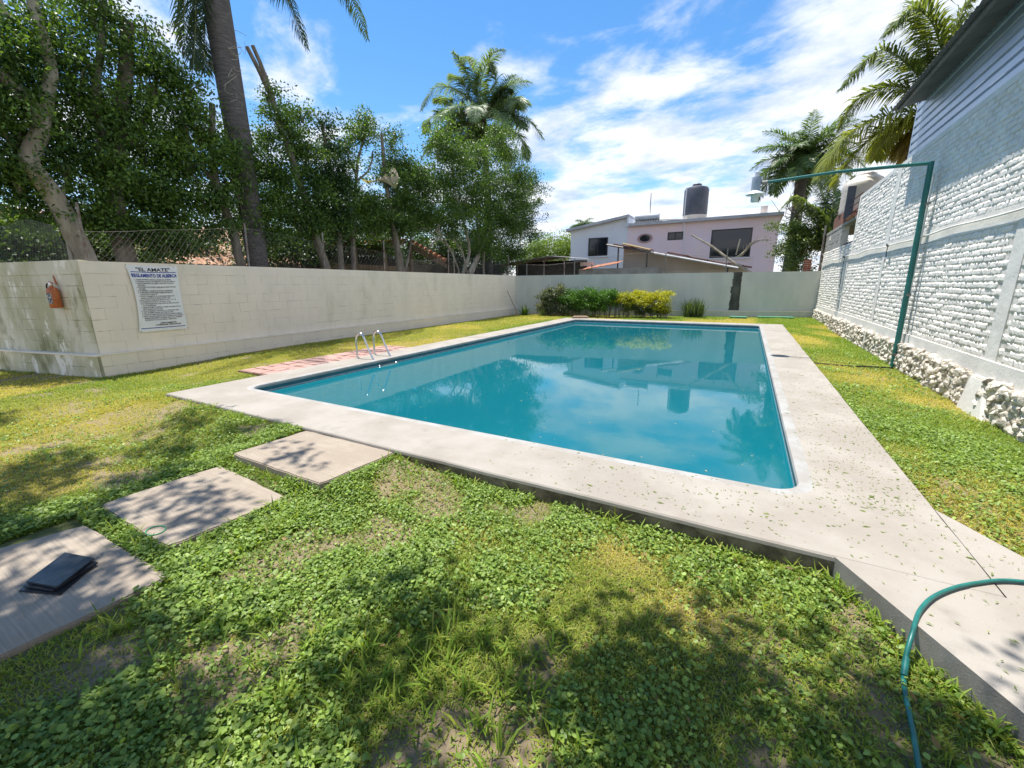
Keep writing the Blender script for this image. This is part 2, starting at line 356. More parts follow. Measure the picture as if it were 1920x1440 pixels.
# outer side with a softened arris
mb = MB(); n = len(o_)
def inset(p, d):
    return Vector((p.x + d*(1 if p.x > -3 else -1)*(1 if (abs(p.x-PX0) < .05 or abs(p.x-PX1) < .05) else 0), p.y + d*(1 if p.y > 10 else -1)*(1 if (abs(p.y-PY0) < .05 or abs(p.y-PY1) < .05) else 0), p.z))
rings = [o_, [inset(p, .010) - Vector((0,0,.010)) for p in o_], [inset(p, .014) - Vector((0,0,.03)) for p in o_]]
for k in range(2):
    mb.add(rings[k] + rings[k+1], [(i, n+i, n+(i+1) % n, (i+1) % n) for i in range(n)])
mb.build('deck_arris', M_['concrete'], deck, smooth=True)
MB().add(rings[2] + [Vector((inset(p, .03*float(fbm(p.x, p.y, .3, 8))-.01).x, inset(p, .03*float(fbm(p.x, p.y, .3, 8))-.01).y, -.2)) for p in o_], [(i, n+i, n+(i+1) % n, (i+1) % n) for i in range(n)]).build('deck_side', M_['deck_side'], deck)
MB().box(IX1+LIPW+.01, PX1-.004, 9.876, 9.884, DZ-.01, DZ+.0015).build('deck_joint', M_['soil_dark'], deck)
MB().box(PX0+.01, IX0-LIPW-.01, 9.876, 9.884, DZ-.01, DZ+.0015).build('deck_joint', M_['soil_dark'], deck)
# rounded white lip round the opening
prof = [(LIPW, 0.0), (LIPW*.6, .003), (.03, .004), (.008, -.006), (0, -.03), (0.004, -.055)]
mb = MB(); rr = [round_rect(IX0-d, IX1+d, IY0-d, IY1+d, .20+d, z=DZ+h) for d, h in prof]; n = len(rr[0])
for k in range(len(prof)-1): mb.add(rr[k]+rr[k+1], [(i, (i+1) % n, n+(i+1) % n, n+i) for i in range(n)])
mb.build('deck_lip', M_['lip'], deck, smooth=True)
WZ = .012
basin = empty('pool_basin'); tag(basin, kind='structure')
e = .004
def wall_ring(z0, z1, mat, name, d):
    a = round_rect(IX0-d, IX1+d, IY0-d, IY1+d, .2, z=z0); b = round_rect(IX0-d, IX1+d, IY0-d, IY1+d, .2, z=z1)
    MB().add(a+b, [(i, (i+1) % n, n+(i+1) % n, n+i) for i in range(n)]).build(name, mat, basin)
wall_ring(-.42, DZ-.05, M_['basin'], 'basin_wall', .012)
wall_ring(WZ-.01, WZ+.022, M_['scum'], 'waterline_band', .008)
MB().box(IX0-.1, IX1+.1, IY0-.1, IY1+.1, -.46, -.42).build('basin_floor', M_['basin'], basin)
w_ = round_rect(IX0-.011, IX1+.011, IY0-.011, IY1+.011, .2, z=WZ)
tag(MB().add(w_, [tuple(range(len(w_)))]).build('water', M_['water']), kind='structure')
# slab that leads off from the near right corner of the deck
ext = [(.565,2.598),(1.0,1.84),(1.55,.88),(2.45,1.40),(1.49,3.02),(1.30,3.38),(1.229,3.50),(1.229,2.598)]
walk = empty('concrete_path'); tag(walk, kind='structure')
MB().add([(x, y, DZ-.003) for x, y in ext], [tuple(range(8))]).build('path_slab', M_['concrete'], walk)
mb = MB(); k8 = len(ext)
mb.add([(x, y, DZ-.003) for x, y in ext] + [(x, y, -.2) for x, y in ext], [(i, k8+i, k8+(i+1) % k8, (i+1) % k8) for i in range(6)])
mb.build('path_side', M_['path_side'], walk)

# ------------------------------------------------------------------ stepping stones
def stone_slab(corners, label, z=.045, th=.09):
    c = Vector((sum(p[0] for p in corners)/4, sum(p[1] for p in corners)/4, 0))
    root = empty('stepping_stone', c, label, 'stepping stone', 'concrete stepping stones leading to the pool')
    bm = bmesh.new(); pts = []
    for i in range(4):
        a, b = Vector((*corners[i], 0)), Vector((*corners[(i+1) % 4], 0)); nn = 9
        for k in range(nn):
            t = k/nn; p = a.lerp(b, t); cc = c
            cr_ = .014 if (k == 0) else 0
            p = p + (cc-p).normalized()*cr_ + Vector((random.uniform(-.006,.006), random.uniform(-.006,.006), 0)); pts.append(p)
    vs = [bm.verts.new((p.x, p.y, z)) for p in pts]; f = bm.faces.new(vs)
    r = bmesh.ops.extrude_face_region(bm, geom=[f]); dn = [v for v in r['geom'] if isinstance(v, bmesh.types.BMVert)]
    for v in dn: v.co.z = z-th; v.co.x += (v.co.x-c.x)*.01
    bmesh.ops.recalc_face_normals(bm, faces=bm.faces)
    top = [e2 for e2 in bm.edges if all(v.co.z > z-.01 for v in e2.verts)]
    bmesh.ops.bevel(bm, geom=top, offset=.008, segments=2, affect='EDGES')
    me = bpy.data.meshes.new('slab'); bm.to_mesh(me); bm.free(); me.materials.append(M_['broomed'])
    link('slab', me, root); return root
def broomed():
    m = material('broomed_slab', (.315,.255,.197), .92, var=(.375,.314,.248), vscale=3.5, spots=[((.24,.20,.155), 5, .58, .78), ((.18,.155,.12), 40, .64, .74)])
    nt = m.node_tree; N = nt.nodes; L = nt.links; t = N.new('ShaderNodeTexCoord')
    mp = N.new('ShaderNodeMapping'); mp.inputs['Scale'].default_value = (2.2, 75, 1); mp.inputs['Rotation'].default_value = (0,0,-.04); L.new(t.outputs['Object'], mp.inputs[0])
    n = N.new('ShaderNodeTexNoise'); n.inputs['Scale'].default_value = 1.0; n.inputs['Detail'].default_value = 4; n.inputs['Distortion'].default_value = .2; L.new(mp.outputs[0], n.inputs['Vector'])
    pr_ = N['Principled BSDF']; src = pr_.inputs['Base Color'].links[0].from_socket
    mr = N.new('ShaderNodeMapRange'); mr.inputs['From Min'].default_value = .34; mr.inputs['From Max'].default_value = .60; L.new(n.outputs['Fac'], mr.inputs['Value'])
    mm = N.new('ShaderNodeMix'); mm.data_type = 'RGBA'; L.new(mr.outputs[0], mm.inputs['Factor']); mm.inputs['A'].default_value = (.30,.248,.192,1); L.new(src, mm.inputs['B']); L.new(mm.outputs['Result'], pr_.inputs['Base Color'])
    bp = N.new('ShaderNodeBump'); bp.inputs['Distance'].default_value = .008; L.new(n.outputs['Fac'], bp.inputs['Height']); L.new(bp.outputs[0], N['Principled BSDF'].inputs['Normal'])
    return m
M_['broomed'] = broomed()
stone_slab([(-4.0,1.86),(-2.75,1.84),(-2.68,2.585),(-3.96,2.585)], 'clean pale concrete stepping stone butting against the pool deck edge', z=.113, th=.2)
stone_slab([(-4.08,.94),(-3.0,.93),(-2.92,1.68),(-4.02,1.76)], 'middle concrete stepping stone with a green rubber ring on it', z=.03)
stone_slab([(-4.05,.02),(-2.72,.10),(-2.66,.82),(-3.80,.79)], 'near stepping stone with broken corner carrying folded black plastic', z=.03)
STONES = [(-4.02,-2.7,1.84,2.6), (-4.06,-2.95,.93,1.72), (-4.05,-2.68,.03,.80)]
# green ring
c = at(292, 994, z=.036)
MB().tube([(c.x+.062*math.cos(t)*1.05, c.y+.05*math.sin(t), .0345) for t in np.linspace(0, 2*PI, 33)], .0035, 6).build('rubber_ring', M_['ring'])
tag(bpy.data.objects['rubber_ring'], 'thin bright green rubber ring lying on the middle stepping stone', 'ring')
# folded black plastic
r = empty('folded_plastic', (-3.28,.52,.03), 'folded flat black plastic sheet lying on the near stepping stone', 'plastic sheet')
quad = [at(38,1101,z=.06), at(105,1108,z=.06), at(178,1053,z=.06), at(118,1043,z=.06)]
for k in range(3):
    mb = MB(); z0 = .031 + k*.014; p = []
    for i, q in enumerate(quad):
        p.append(Vector((q.x + random.uniform(-.02,.02) - .012*k, q.y + random.uniform(-.012,.012)+.008*k, z0)))
    bot = p; top = [v + Vector((0,0,.008 + (.006 if i == 1 else 0))) for i, v in enumerate(p)]
    mb.hexa(bot + top); mb.build('fold', M_['black_plastic'], r, bevel=.003)

# ------------------------------------------------------------------ paved pink patch
pav = empty('pink_paving', (-7.6,5.9,.1)); tag(pav, kind='structure')
MB().box(-8.08, PX0+.012, 4.08, 7.75, -.05, .112).build('paving_bed', M_['pink_joint'], pav)
y = 4.10
while y < 7.72:
    x = -8.06
    while x < PX0-.02:
        w = random.uniform(.16,.30); d = random.uniform(.20,.28); x1 = min(x+w, PX0-.01); y1 = min(y+d, 7.73)
        if x1-x > .05 and y1-y > .05:
            j = lambda: random.uniform(-.018,.018)
            g = .010; zt = .122+random.uniform(-.003,.004)
            p = [(x+g+j()*.5, y+g+j()), (x1-g+j()*.5, y+g+j()), (x1-g+j()*.5, y1-g+j()), (x+g+j()*.5, y1-g+j())]
            MB().hexa([(a, b, .10) for a, b in p] + [(a, b, zt) for a, b in p]).build('paver', M_['pink_stone'], pav)
        x = x1
    y += .25

# ------------------------------------------------------------------ masonry
def brick_variants(name, w, h, d, mat, nu=4, nv=2, rough=.004, count=6):
    out = []
    for k in range(count):
        rnd = random.Random(100*k + int(w*1000)); vs = []; fs = []
        for j in range(nv+1):
            for i in range(nu+1):
                u = -w/2 + w*i/nu; v = -h/2 + h*j/nv
                edge = i in (0, nu) or j in (0, nv)
                ju = rnd.uniform(-1,1)*rough*1.2; jv = rnd.uniform(-1,1)*rough
                vs.append((u + ju*(.8), v + jv, d*((.9 if edge else 1.0) if nu > 2 else 1.0) + rnd.uniform(-1,1)*rough*(.6 if nu > 2 else .12)))
        W1 = nu+1
        for j in range(nv):
            for i in range(nu): a = j*W1+i; fs.append((a, a+1, a+1+W1, a+W1))
        rim = [i for i in range(W1)] + [j*W1+nu for j in range(1, nv+1)] + [nv*W1+i for i in range(nu-1, -1, -1)] + [j*W1 for j in range(nv-1, 0, -1)]
        o = len(vs)
        for q in rim: vs.append((vs[q][0]*1.01, vs[q][1]*1.02, -.01))
        for q in range(len(rim)): a, b = rim[q], rim[(q+1) % len(rim)]; fs.append((b, a, o+q, o+(q+1) % len(rim)))
        me = bpy.data.meshes.new(name); me.from_pydata(vs, [], fs); me.materials.append(mat)
        me.update(); out.append(me)
    return out
def masonry(parent, name, O, u, nrm, spots_, variants, limit=300, jit=.0012, rot=.004, wj=(.995,1.0)):
    """spots_: (s along u, z, length scale). the nearest `limit` become parts, the rest one stuff mesh"""
    u = Vector(u).normalized(); nrm = Vector(nrm).normalized(); zz = Vector((0,0,1)); O = Vector(O)
    items = []
    for s, z, ls in spots_:
        p = O + u*s + zz*z; items.append((p, ls, depth(p)))
    items.sort(key=lambda t: t[2]); base = Matrix((u, zz, nrm)).transposed().to_4x4()
    V_, F_ = [], []
    for i, (p, ls, dp) in enumerate(items):
        m = Matrix.Translation(p + nrm*random.uniform(-jit, jit)) @ base @ Matrix.Rotation(random.uniform(-rot,rot), 4, 'Z') @ Matrix.Diagonal((ls*random.uniform(*wj), random.uniform(.97-rot*4,1.02+rot*4), random.uniform(.8,1.15), 1))
        me = random.choice(variants)
        if i < limit and dp > 0:
            o = bpy.data.objects.new(name, me); COL.objects.link(o); o.parent = parent; o.matrix_world = m
            o.matrix_parent_inverse = parent.matrix_world.inverted() if False else Matrix.Identity(4)
            o.matrix_basis = Matrix.LocRotScale(parent.location, parent.rotation_euler, None).inverted() @ m
        else:
            co = np.empty(len(me.vertices)*3, dtype=np.float32); me.vertices.foreach_get('co', co); co = co.reshape(-1, 3)
            R3 = np.array(m.to_3x3()); t = np.array(m.translation); o0 = sum(len(x) for x in V_)
            V_.append(co @ R3.T + t); F_ += [tuple(q+o0 for q in pl.vertices) for pl in me.polygons]
    if F_:
        V_ = np.concatenate(V_); o = np_mesh(name + '_courses', V_, np.array(F_), variants[0].materials[0], parent, smooth=True); o['kind'] = 'stuff'
def courses(s0, s1, z0, z1, pw, ph, skip=None):
    out = []; nrow = int(round((z1-z0)/ph)); ph = (z1-z0)/nrow
    for r_ in range(nrow):
        s = s0 - (pw/2 if r_ % 2 else 0)
        while s < s1-.02:
            a = max(s, s0); b = min(s+pw, s1)
            if b-a > .06 and not (skip and skip((a+b)/2, z0+(r_+.5)*ph)): out.append(((a+b)/2, z0+(r_+.5)*ph, (b-a)/pw))
            s += pw
    return out

blk = brick_variants('block', .3965, .2025, .0035, M_['cream_block'], 2, 2, .0012, 6)
blk_green = brick_variants('block', .396, .2015, .004, M_['green_stain_dapple_block'], 2, 2, .0015, 6)
blk_far = brick_variants('block', .397, .187, .003, M_['grey_block'], 2, 2, .001, 5)
brk = brick_variants('brick', .262, .0835, .0055, M_['white_brick'], 7, 3, .0085, 20)

# left boundary wall: face x=-10.3 at the near corner, slightly splayed
A = Vector((-10.30, 2.90, 0)); Bq = Vector((-10.62, 19.45, 0)); uL = (Bq-A).normalized(); nL = Vector((uL.y, -uL.x, 0)); LL = (Bq-A).length
def slab_wall(parent, name, O, u, nrm, s0, s1, z0, z1, back, front, mat):
    u = Vector(u); nrm = Vector(nrm); O = Vector(O); P = lambda s, d, z: O + u*s + nrm*d + Vector((0,0,z))
    return MB().hexa([P(s0,-back,z0),P(s1,-back,z0),P(s1,front,z0),P(s0,front,z0),P(s0,-back,z1),P(s1,-back,z1),P(s1,front,z1),P(s0,front,z1)]).build(name, mat, parent)
lw = empty('boundary_wall', A, 'long cream painted block wall left of the pool with the rules banner on it', 'wall')
slab_wall(lw, 'wall_core', A, uL, nL, 0, LL, -.4, 2.06, .15, 0, M_['joint'])
slab_wall(lw, 'wall_cap', A, uL, nL, -.004, LL, 1.875, 2.085, .16, .009, M_['cream_block'])
slab_wall(lw, 'plinth', A, uL, nL, -.09, LL, -.3, .415, 0, .10, M_['joint'])
slab_wall(lw, 'plinth_top', A, uL, nL, -.11, LL, .405, .43, 0, .114, M_['cream_block'])
masonry(lw, 'block', A, uL, nL, courses(0, LL, .43, 1.875, .40, .206), blk, 300)
masonry(lw, 'plinth_block', A+nL*.10, uL, nL, courses(-.09, LL, -.01, .405, .40, .205), brick_variants('plinth_block', .396, .2015, .004, M_['cream_block'], 2, 2, .0015, 4), 200)
# end wall turning left
C0 = A + Vector((-.004, -.003, 0)); C1 = Vector((-13.9, 2.12, 0)); uE = (C0-C1).normalized(); nE = Vector((uE.y, -uE.x, 0)); LE = (C0-C1).length
ew = empty('return_wall', C1, 'algae stained block wall facing the lawn with fire extinguisher hung on it', 'wall')
slab_wall(ew, 'wall_core', C1, uE, nE, 0, LE-.01, -.4, 2.05, .15, 0, M_['green_joint'])
slab_wall(ew, 'wall_cap', C1, uE, nE, 0, LE-.003, 1.86, 2.10, .16, .011, M_['green_stain_dapple_block'])
slab_wall(ew, 'plinth', C1, uE, nE, 0, LE+.10, -.3, .405, 0, .10, M_['green_joint'])
slab_wall(ew, 'plinth_top', C1, uE, nE, 0, LE+.12, .402, .428, 0, .125, M_['cream_block'])
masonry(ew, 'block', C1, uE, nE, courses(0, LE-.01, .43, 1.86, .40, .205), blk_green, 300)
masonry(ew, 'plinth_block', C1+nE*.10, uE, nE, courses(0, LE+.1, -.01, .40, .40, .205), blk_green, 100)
# far wall
D0 = Vector((-10.62, 19.45, 0)); D1 = Vector((2.66, 22.45, 0)); uF = (D1-D0).normalized(); nF = Vector((uF.y, -uF.x, 0)); LF = (D1-D0).length
fw = empty('rear_wall', D0, 'grey painted block wall across the far end of the pool with a black damp streak', 'wall')
slab_wall(fw, 'wall_core', D0, uF, nF, 0, LF, -.4, 2.05, .15, 0, M_['grey_block'])
slab_wall(fw, 'wall_cap', D0, uF, nF, 0, LF, 1.90, 2.08, .155, .008, M_['grey_block'])
slab_wall(fw, 'plinth', D0, uF, nF, .12, LF-.05, -.3, .36, 0, .14, M_['grey_block'])
slab_wall(fw, 'plinth_top', D0, uF, nF, 7.0, LF-.06, .355, .385, 0, .16, M_['cream_block'])
masonry(fw, 'block', D0, uF, nF, courses(0, LF, .38, 1.90, .40, .19, skip=lambda s, z: abs(s-10.42) < .2), blk_far, 300, jit=.002)
# damp streak
st = D0 + uF*10.42; mb = MB(); hw = []
for k in range(31):
    t = k/30; z = 2.086 - t*1.68; w0 = .16+.05*t*t; hw.append((z, w0+.02+random.uniform(-.02,.045)*(1 if k % 3 else 1.6), w0-.02*t+random.uniform(-.018,.018)))
pl = [st - uF*a + nF*.0115 + Vector((0,0,z)) for z, a, b in hw] + [st + uF*b + nF*.0115 + Vector((0,0,z)) for z, a, b in hw[::-1]]
mb.prism(pl, nF*.003); mb.build('damp_streak', M_['black_stain'], fw)

# right wall ----------------------------------------------------------------
RX = 2.66
rw = empty('brick_wall', (RX, 14, 0), 'tall white painted rough brick wall along the right side on a rubble base', 'wall')
def rbox(name, y0, y1, z0, z1, x0, x1, mat): return MB().box(x0, x1, y0, y1, z0, z1).build(name, mat, rw)
rbox('wall_core', -3, 22.62, -.4, 2.81, RX+.0075, RX+.22, M_['white_joint'])
rbox('wall_core', -3, 16.80, 2.811, 4.10, RX+.0075, RX+.22, M_['white_joint'])
for y0, y1 in ((7.02,7.30),(12.78,12.98),(17.0,17.18)): rbox('column', y0, y1, .44, 2.30, RX-.006, RX+.02, M_['white_plaster'])
rbox('column', 12.72, 13.02, 2.46, 4.09, RX-.005, RX+.02, M_['white_plaster'])
rbox('column', 16.60, 16.80, 2.46, 4.09, RX-.005, RX+.02, M_['white_plaster'])
rbox('footing_beam', -3, 22.6, .44, .66, RX-.018, RX+.03, M_['white_plaster'])
rbox('plaster_band', -3, 22.6, 2.26, 2.47, RX-.004, RX+.03, M_['white_plaster'])
rbox('plaster_band', -3, 16.8, 4.03, 4.12, RX-.004, RX+.03, M_['white_plaster'])
cols_ = ((6.99,7.33),(12.75,13.0),(16.97,17.2))
sk = lambda s, z: any(a < s < b for a, b in cols_) and z < 2.4
def sk2(s, z): return (12.7 < s < 13.04) or (16.58 < s)
sp = courses(3.5, 22.58, .66, 2.26, .262, .084, sk) + courses(3.5, 16.6, 2.47, 4.03, .262, .084, sk2) + courses(16.8, 22.58, 2.47, 2.81, .262, .084)
masonry(rw, 'brick', (RX+.008, 0, 0), (0,1,0), (-1,0,0), [s for s in sp], brk, 300, jit=.004, rot=.018, wj=(.86,1.03))
# rubble base
rbox('rubble_bed', -3, 22.6, -.4, .44, RX-.066, RX+.2, M_['rubble_joint'])
def rock_variants(count=14):
    out = []
    for k in range(count):
        bm = bmesh.new(); bmesh.ops.create_icosphere(bm, subdivisions=2, radius=.5); rnd = random.Random(k)
        pl = [(Vector((rnd.uniform(-1,1), rnd.uniform(-1,1), rnd.uniform(-1,1))).normalized(), rnd.uniform(.24,.40)) for _ in range(10)]
        for v in bm.verts:
            for nn, d in pl:
                q = v.co.dot(nn)
                if q > d: v.co -= nn*(q-d)
            v.co += Vector((rnd.uniform(-1,1), rnd.uniform(-1,1), rnd.uniform(-1,1)))*.018
        me = bpy.data.meshes.new('stone'); bm.to_mesh(me); bm.free(); me.materials.append(M_['rubble']); out.append(me)
    return out
rocks = rock_variants(); items = []
y = 4.0
while y < 22.5:
    z = .0
    while z < .42:
        sz = random.uniform(.06,.14); items.append((y+random.uniform(-.04,.04), z+sz*.4, sz)); z += sz*.78
    y += random.uniform(.055,.09)
items = [i for i in items if not any(a-.05 < i[0] < b+.12 for a, b in ((7.05,7.3),(12.8,12.95)))]
items.sort(key=lambda t: t[0])
Vs, Fs_, off = [], [], 0
for i, (y, z, sz) in enumerate(items):
    me = random.choice(rocks)
    m = Matrix.Translation((RX-.042+random.uniform(-.015,.012), y, z)) @ Matrix.Rotation(random.uniform(0,6.28), 4, Vector((random.random()+.01, random.random(), random.random())).normalized()) @ Matrix.Diagonal((sz*1.25, sz*1.4, sz*1.25, 1))
    if 5.3 < y and len([0]) and i < 10**6 and (rocks and (Vs is not None)) and (sum(1 for _ in ()) == 0) and (i - sum(1 for q in items[:0])) >= 0 and (globals().setdefault('_nst', 0) < 300):
        globals()['_nst'] += 1
        o = bpy.data.objects.new('stone', me); COL.objects.link(o); o.parent = rw; o.matrix_basis = Matrix.Translation(-rw.location) @ m
    else:
        co = np.empty(len(me.vertices)*3, dtype=np.float32); me.vertices.foreach_get('co', co); co = co.reshape(-1,3)
        Vs.append(co @ np.array(m.to_3x3()).T + np.array(m.translation)); fv = np.array([tuple(p.vertices) for p in me.polygons])+off; Fs_.append(fv); off += len(co)
o = np_mesh('rubble_stones', np.concatenate(Vs), np.concatenate(Fs_), M_['rubble'], rw); o['kind'] = 'stuff'
MB().hexa([(RX-.15,6.55,-.2),(RX,6.55,-.2),(RX,7.5,-.2),(RX-.15,7.4,-.2),(RX-.07,6.95,.46),(RX,6.95,.46),(RX,7.36,.46),(RX-.07,7.34,.46)]).build('buttress', M_['white_plaster'], rw, bevel=.03)
MB().box(RX-.08, RX-.0, 12.8, 12.95, -.2, .44).build('buttress', M_['white_plaster'], rw, bevel=.02)
# cable along the wall
pts = [(RX-.05, 22.4, 2.37), (RX-.05, 20, 2.43)]; y = 19.0
while y > 3: pts.append((RX-.045, y, 2.39 + random.uniform(-.022,.022))); y -= .9
cb = MB().tube(smooth_path(pts, 3), .014, 6).build('conduit', M_['white_plaster'], smooth=True)
tag(cb, 'thin white painted cable pipe sagging along the right brick wall', 'cable')
for yy, ln in ((12.4, .25), (17.3, .95)):
    p = Vector((RX-.06, yy, 2.39)); o = MB().tube([p, p+Vector((-.01,.02,-.5*ln)), p+Vector((-.005,.0,-ln))], .008, 5).tube([p+Vector((-.02,-.06,-.02)), p+Vector((-.02,.06,.02))], .02, 5).build('hanging_wire', M_['black'])
    tag(o, 'short black wire hanging from the white cable beside the green pole' if ln < .5 else 'long black wire hanging from the white cable near the far corner', 'wire')

# corrugated siding and roof of the building behind the wall
sd = empty('shed_building', (RX+.3, 10, 4.1), 'metal clad upper storey with corrugated grey siding and roof above the brick wall', 'building')
z = 4.135; pit = .155; k = 0
while z < 5.28:
    mb = MB(); x0 = RX+.03
    prof = [(x0, z+.003), (x0-.002, z+.10), (x0+.028, z+.112), (x0+.028, z+pit-.012), (x0, z+pit)]
    pts = [(x, 12.66, q) for x, q in prof]; pts2 = [(x, -4, q) for x, q in prof]
    mb.add(pts+pts2, [(i, i+1, 5+i+1, 5+i) for i in range(4)]); mb.build('siding_rib', M_['siding'], sd); z += pit
MB().box(RX+.03, RX+5, 12.60, 12.655, 4.13, 5.30).build('end_cladding', M_['siding'], sd)
mb = MB(); y = 12.25; dy = .038; rows = []
while y > -4.2: rows.append((y, .014*math.sin((12.25-y)/.076*PI))); y -= dy
n = len(rows)
v1 = [(2.18, y, 5.02+h) for y, h in rows]; v2 = [(RX+5.5, y, 6.35+h) for y, h in rows]
mb.add(v1+v2, [(i, i+1, n+i+1, n+i) for i in range(n-1)]); mb.build('roof', M_['roof_under'], sd, smooth=True)
MB().box(2.28, 2.33, -4, 12.15, 4.985, 5.03).build('roof_purlin', M_['roof_under'], sd)

# grey block continuation, opening, rail and water tank behind the wall
nb = empty('neighbour_terrace', (RX+1, 19, 3), 'unfinished grey block terrace wall with dark opening above the right wall end', 'building')
MB().box(RX+.02, RX+.20, 19.0, 22.6, 2.812, 3.50).build('wall', M_['joint'], nb)
gb = brick_variants('block', .385, .185, .008, M_['concrete_grey'], 2, 2, .003, 4)
masonry(nb, 'block', (RX+.02, 0, 0), (0,1,0), (-1,0,0), courses(19.02, 22.58, 2.83, 3.50, .40, .2, skip=lambda s, z: abs(s-21.6) < .2 and z > 3.3), gb)
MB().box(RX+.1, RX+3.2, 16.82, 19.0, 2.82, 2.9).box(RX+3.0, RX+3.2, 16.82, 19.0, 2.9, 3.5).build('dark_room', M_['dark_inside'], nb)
MB().box(RX+.0, RX+3.2, 16.82, 22.6, 3.50, 3.60).build('slab_roof', M_['concrete_grey'], nb)
MB().box(RX+.02, RX+1.6, 19.2, 21.3, 3.6, 4.02).build('tank_stand', M_['rust_sheet'], nb)
for i in range(3):
    MB().tube([(RX-.02-.0, 17.1+i*.35, 3.66), (RX-.05, 17.4+i*.35, 3.61)], .05, 8).build('roof_tile', M_['terracotta'], nb)
for yy in (17.3, 18.6, 19.9, 21.2): MB().tube([(RX+.08, yy, 3.6), (RX+.08, yy, 4.25)], .018, 6).build('rail_post', M_['rust_sheet'], nb)
for zz in (3.85, 4.05, 4.25): MB().tube([(RX+.08, 17.0, zz), (RX+.08, 21.3, zz)], .014, 6).build('rail', M_['rust_sheet'], nb)
tk = empty('water_tank', (3.28, 20.2, 4.02), 'cream ribbed water tank on the terrace behind the right wall', 'water tank')
pr = [(.0,0),(.64,0)]
for i in range(6): pr += [(.66, .04+i*.155), (.645, .135+i*.155)]
pr += [(.65,.97),(.60,1.07),(.34,1.25),(.31,1.26)]
MB().lathe((3.28,20.2,4.02), pr, 32).build('tank_body', M_['tank_cream'], tk, smooth=True)
MB().lathe((3.28,20.2,5.27), [(.28,0),(.28,.07),(.24,.10),(0,.10)], 24).build('lid', M_['tank_cream'], tk, smooth=True)
p = MB(); a_, b_ = at(1583,405,y=18.6), at(1598,352,y=18.6)
o = MB().box(a_.x-.02, a_.x+.20, 18.55, 18.62, a_.z-.1, b_.z+.05).build('tank_panel', M_['tank_black']); tag(o, 'narrow dark blue panel standing left of the cream tank', 'panel')

# green lamp pole
lp = empty('lamp_post', (2.57,10.3,0), 'green metal pole at the right wall with long arm carrying a lamp over the pool', 'lamp post')
MB().tube([(2.565,10.3,-.1),(2.545,10.3,1.8),(2.515,10.3,3.60)], .042, 12).build('pole', M_['green_paint'], lp, smooth=True)
MB().tube([(2.54,10.3,3.575),(1.2,10.3,3.60),(.10,10.3,3.555)], [.030,.028,.024], 10).build('arm', M_['green_paint'], lp, smooth=True)
for zz in (.25,1.35,2.9): MB().tube([(2.57,10.3,zz),(2.56,10.3,zz+.035)], .052, 12).build('clamp', M_['galv'], lp)
MB().tube([(2.61,10.36,.0),(2.60,10.36,3.4)], .014, 6).build('conduit_pipe', M_['white_enamel'], lp, smooth=True)
LH = (-.08,10.3,3.40)
MB().lathe((-.08,10.3,3.42), [(.085,0),(.085,.22),(.078,.25),(.05,.255)], 20).build('lamp_body', M_['lamp_grey'], lp, smooth=True)
MB().lathe((-.08,10.3,3.675), [(.04,0),(.042,.09),(.03,.10)], 16).build('photocell', M_['white_enamel'], lp, smooth=True)
MB().lathe((-.08,10.3,3.34), [(.165,0),(.17,.005),(.155,.025),(.11,.06),(.07,.082),(.065,.075),(.15,.012)], 28).build('lamp_shade', M_['white_enamel'], lp, smooth=True)
MB().lathe((-.08,10.3,3.20), [(.05,0),(.068,.02),(.07,.12),(.06,.15)], 20).build('bulb_cover', M_['frost'], lp, smooth=True)
MB().tube([(.12,10.3,3.555),(.0,10.3,3.55)], .03, 10).build('arm_sleeve', M_['galv'], lp)

# ladder
ld = empty('pool_ladder', (-7.04,6.15,DZ), 'stainless steel pool ladder with two curved handrails on the left pool edge', 'pool ladder')
for yy in (5.93, 6.40):
    pts = [(-7.03,yy,.10),(-7.03,yy,.34),(-7.025,yy,.52),(-6.98,yy,.625),(-6.90,yy,.665),(-6.82,yy,.625),(-6.76,yy,.53),(-6.64,yy,.27),(-6.50,yy,.02),(-6.38,yy,-.3)]
    pts = [(x+.0, y, z) for x, y, z in pts]
    MB().tube(smooth_path([Vector(p)+Vector((.0,0,0)) for p in pts[:8]] + [Vector((-6.50,yy,.06)), Vector((-6.36,yy,-.02)), Vector((-6.3,yy,-.3))], 5), .021, 12).build('handrail', M_['steel'], ld, smooth=True)
    MB().lathe((-7.03,yy,DZ-.01), [(.04,0),(.04,.02),(.025,.028)], 16).build('flange', M_['steel'], ld)
MB().box(-6.43,-6.34,5.93,6.40,-.005,.03).build('step', M_['steel'], ld, bevel=.006)

# hose
hp = [(2.3,2.62),(1.7,2.80),(1.34,2.765),(1.12,2.63),(.95,2.46),(.84,2.29)]
pts = [(x, y, DZ+.018) for x, y in hp] + [(.775,2.13,DZ-.01),(.735,2.02,.05),(.71,1.9,.035),(.685,1.7,.035),(.655,1.5,.035),(.63,1.3,.03),(.60,.9,.03),(.5,.4,.03)]
hs_ = empty('garden_hose', (.7,1.9,0), 'teal green garden hose crossing the concrete path edge down to the lawn', 'hose')
MB().tube(smooth_path([Vector(p)-Vector((0,0,.006)) for p in pts], 8), .0092, 12).build('hose_tube', M_['hose'], hs_, smooth=True)
MB().tube([(.745,2.045,.062),(.722,1.965,.036)], [.012,.0118], 12).build('connector', M_['hose'], hs_, smooth=True)
o = MB().tube(smooth_path([(.72,1.30,.03),(.86,1.40,.045),(1.02,1.49,.04)],4), .022, 8).build('wooden_stick', M_['wood'], smooth=True); tag(o, 'brown wooden stick lying on the soil against the path edge', 'stick')

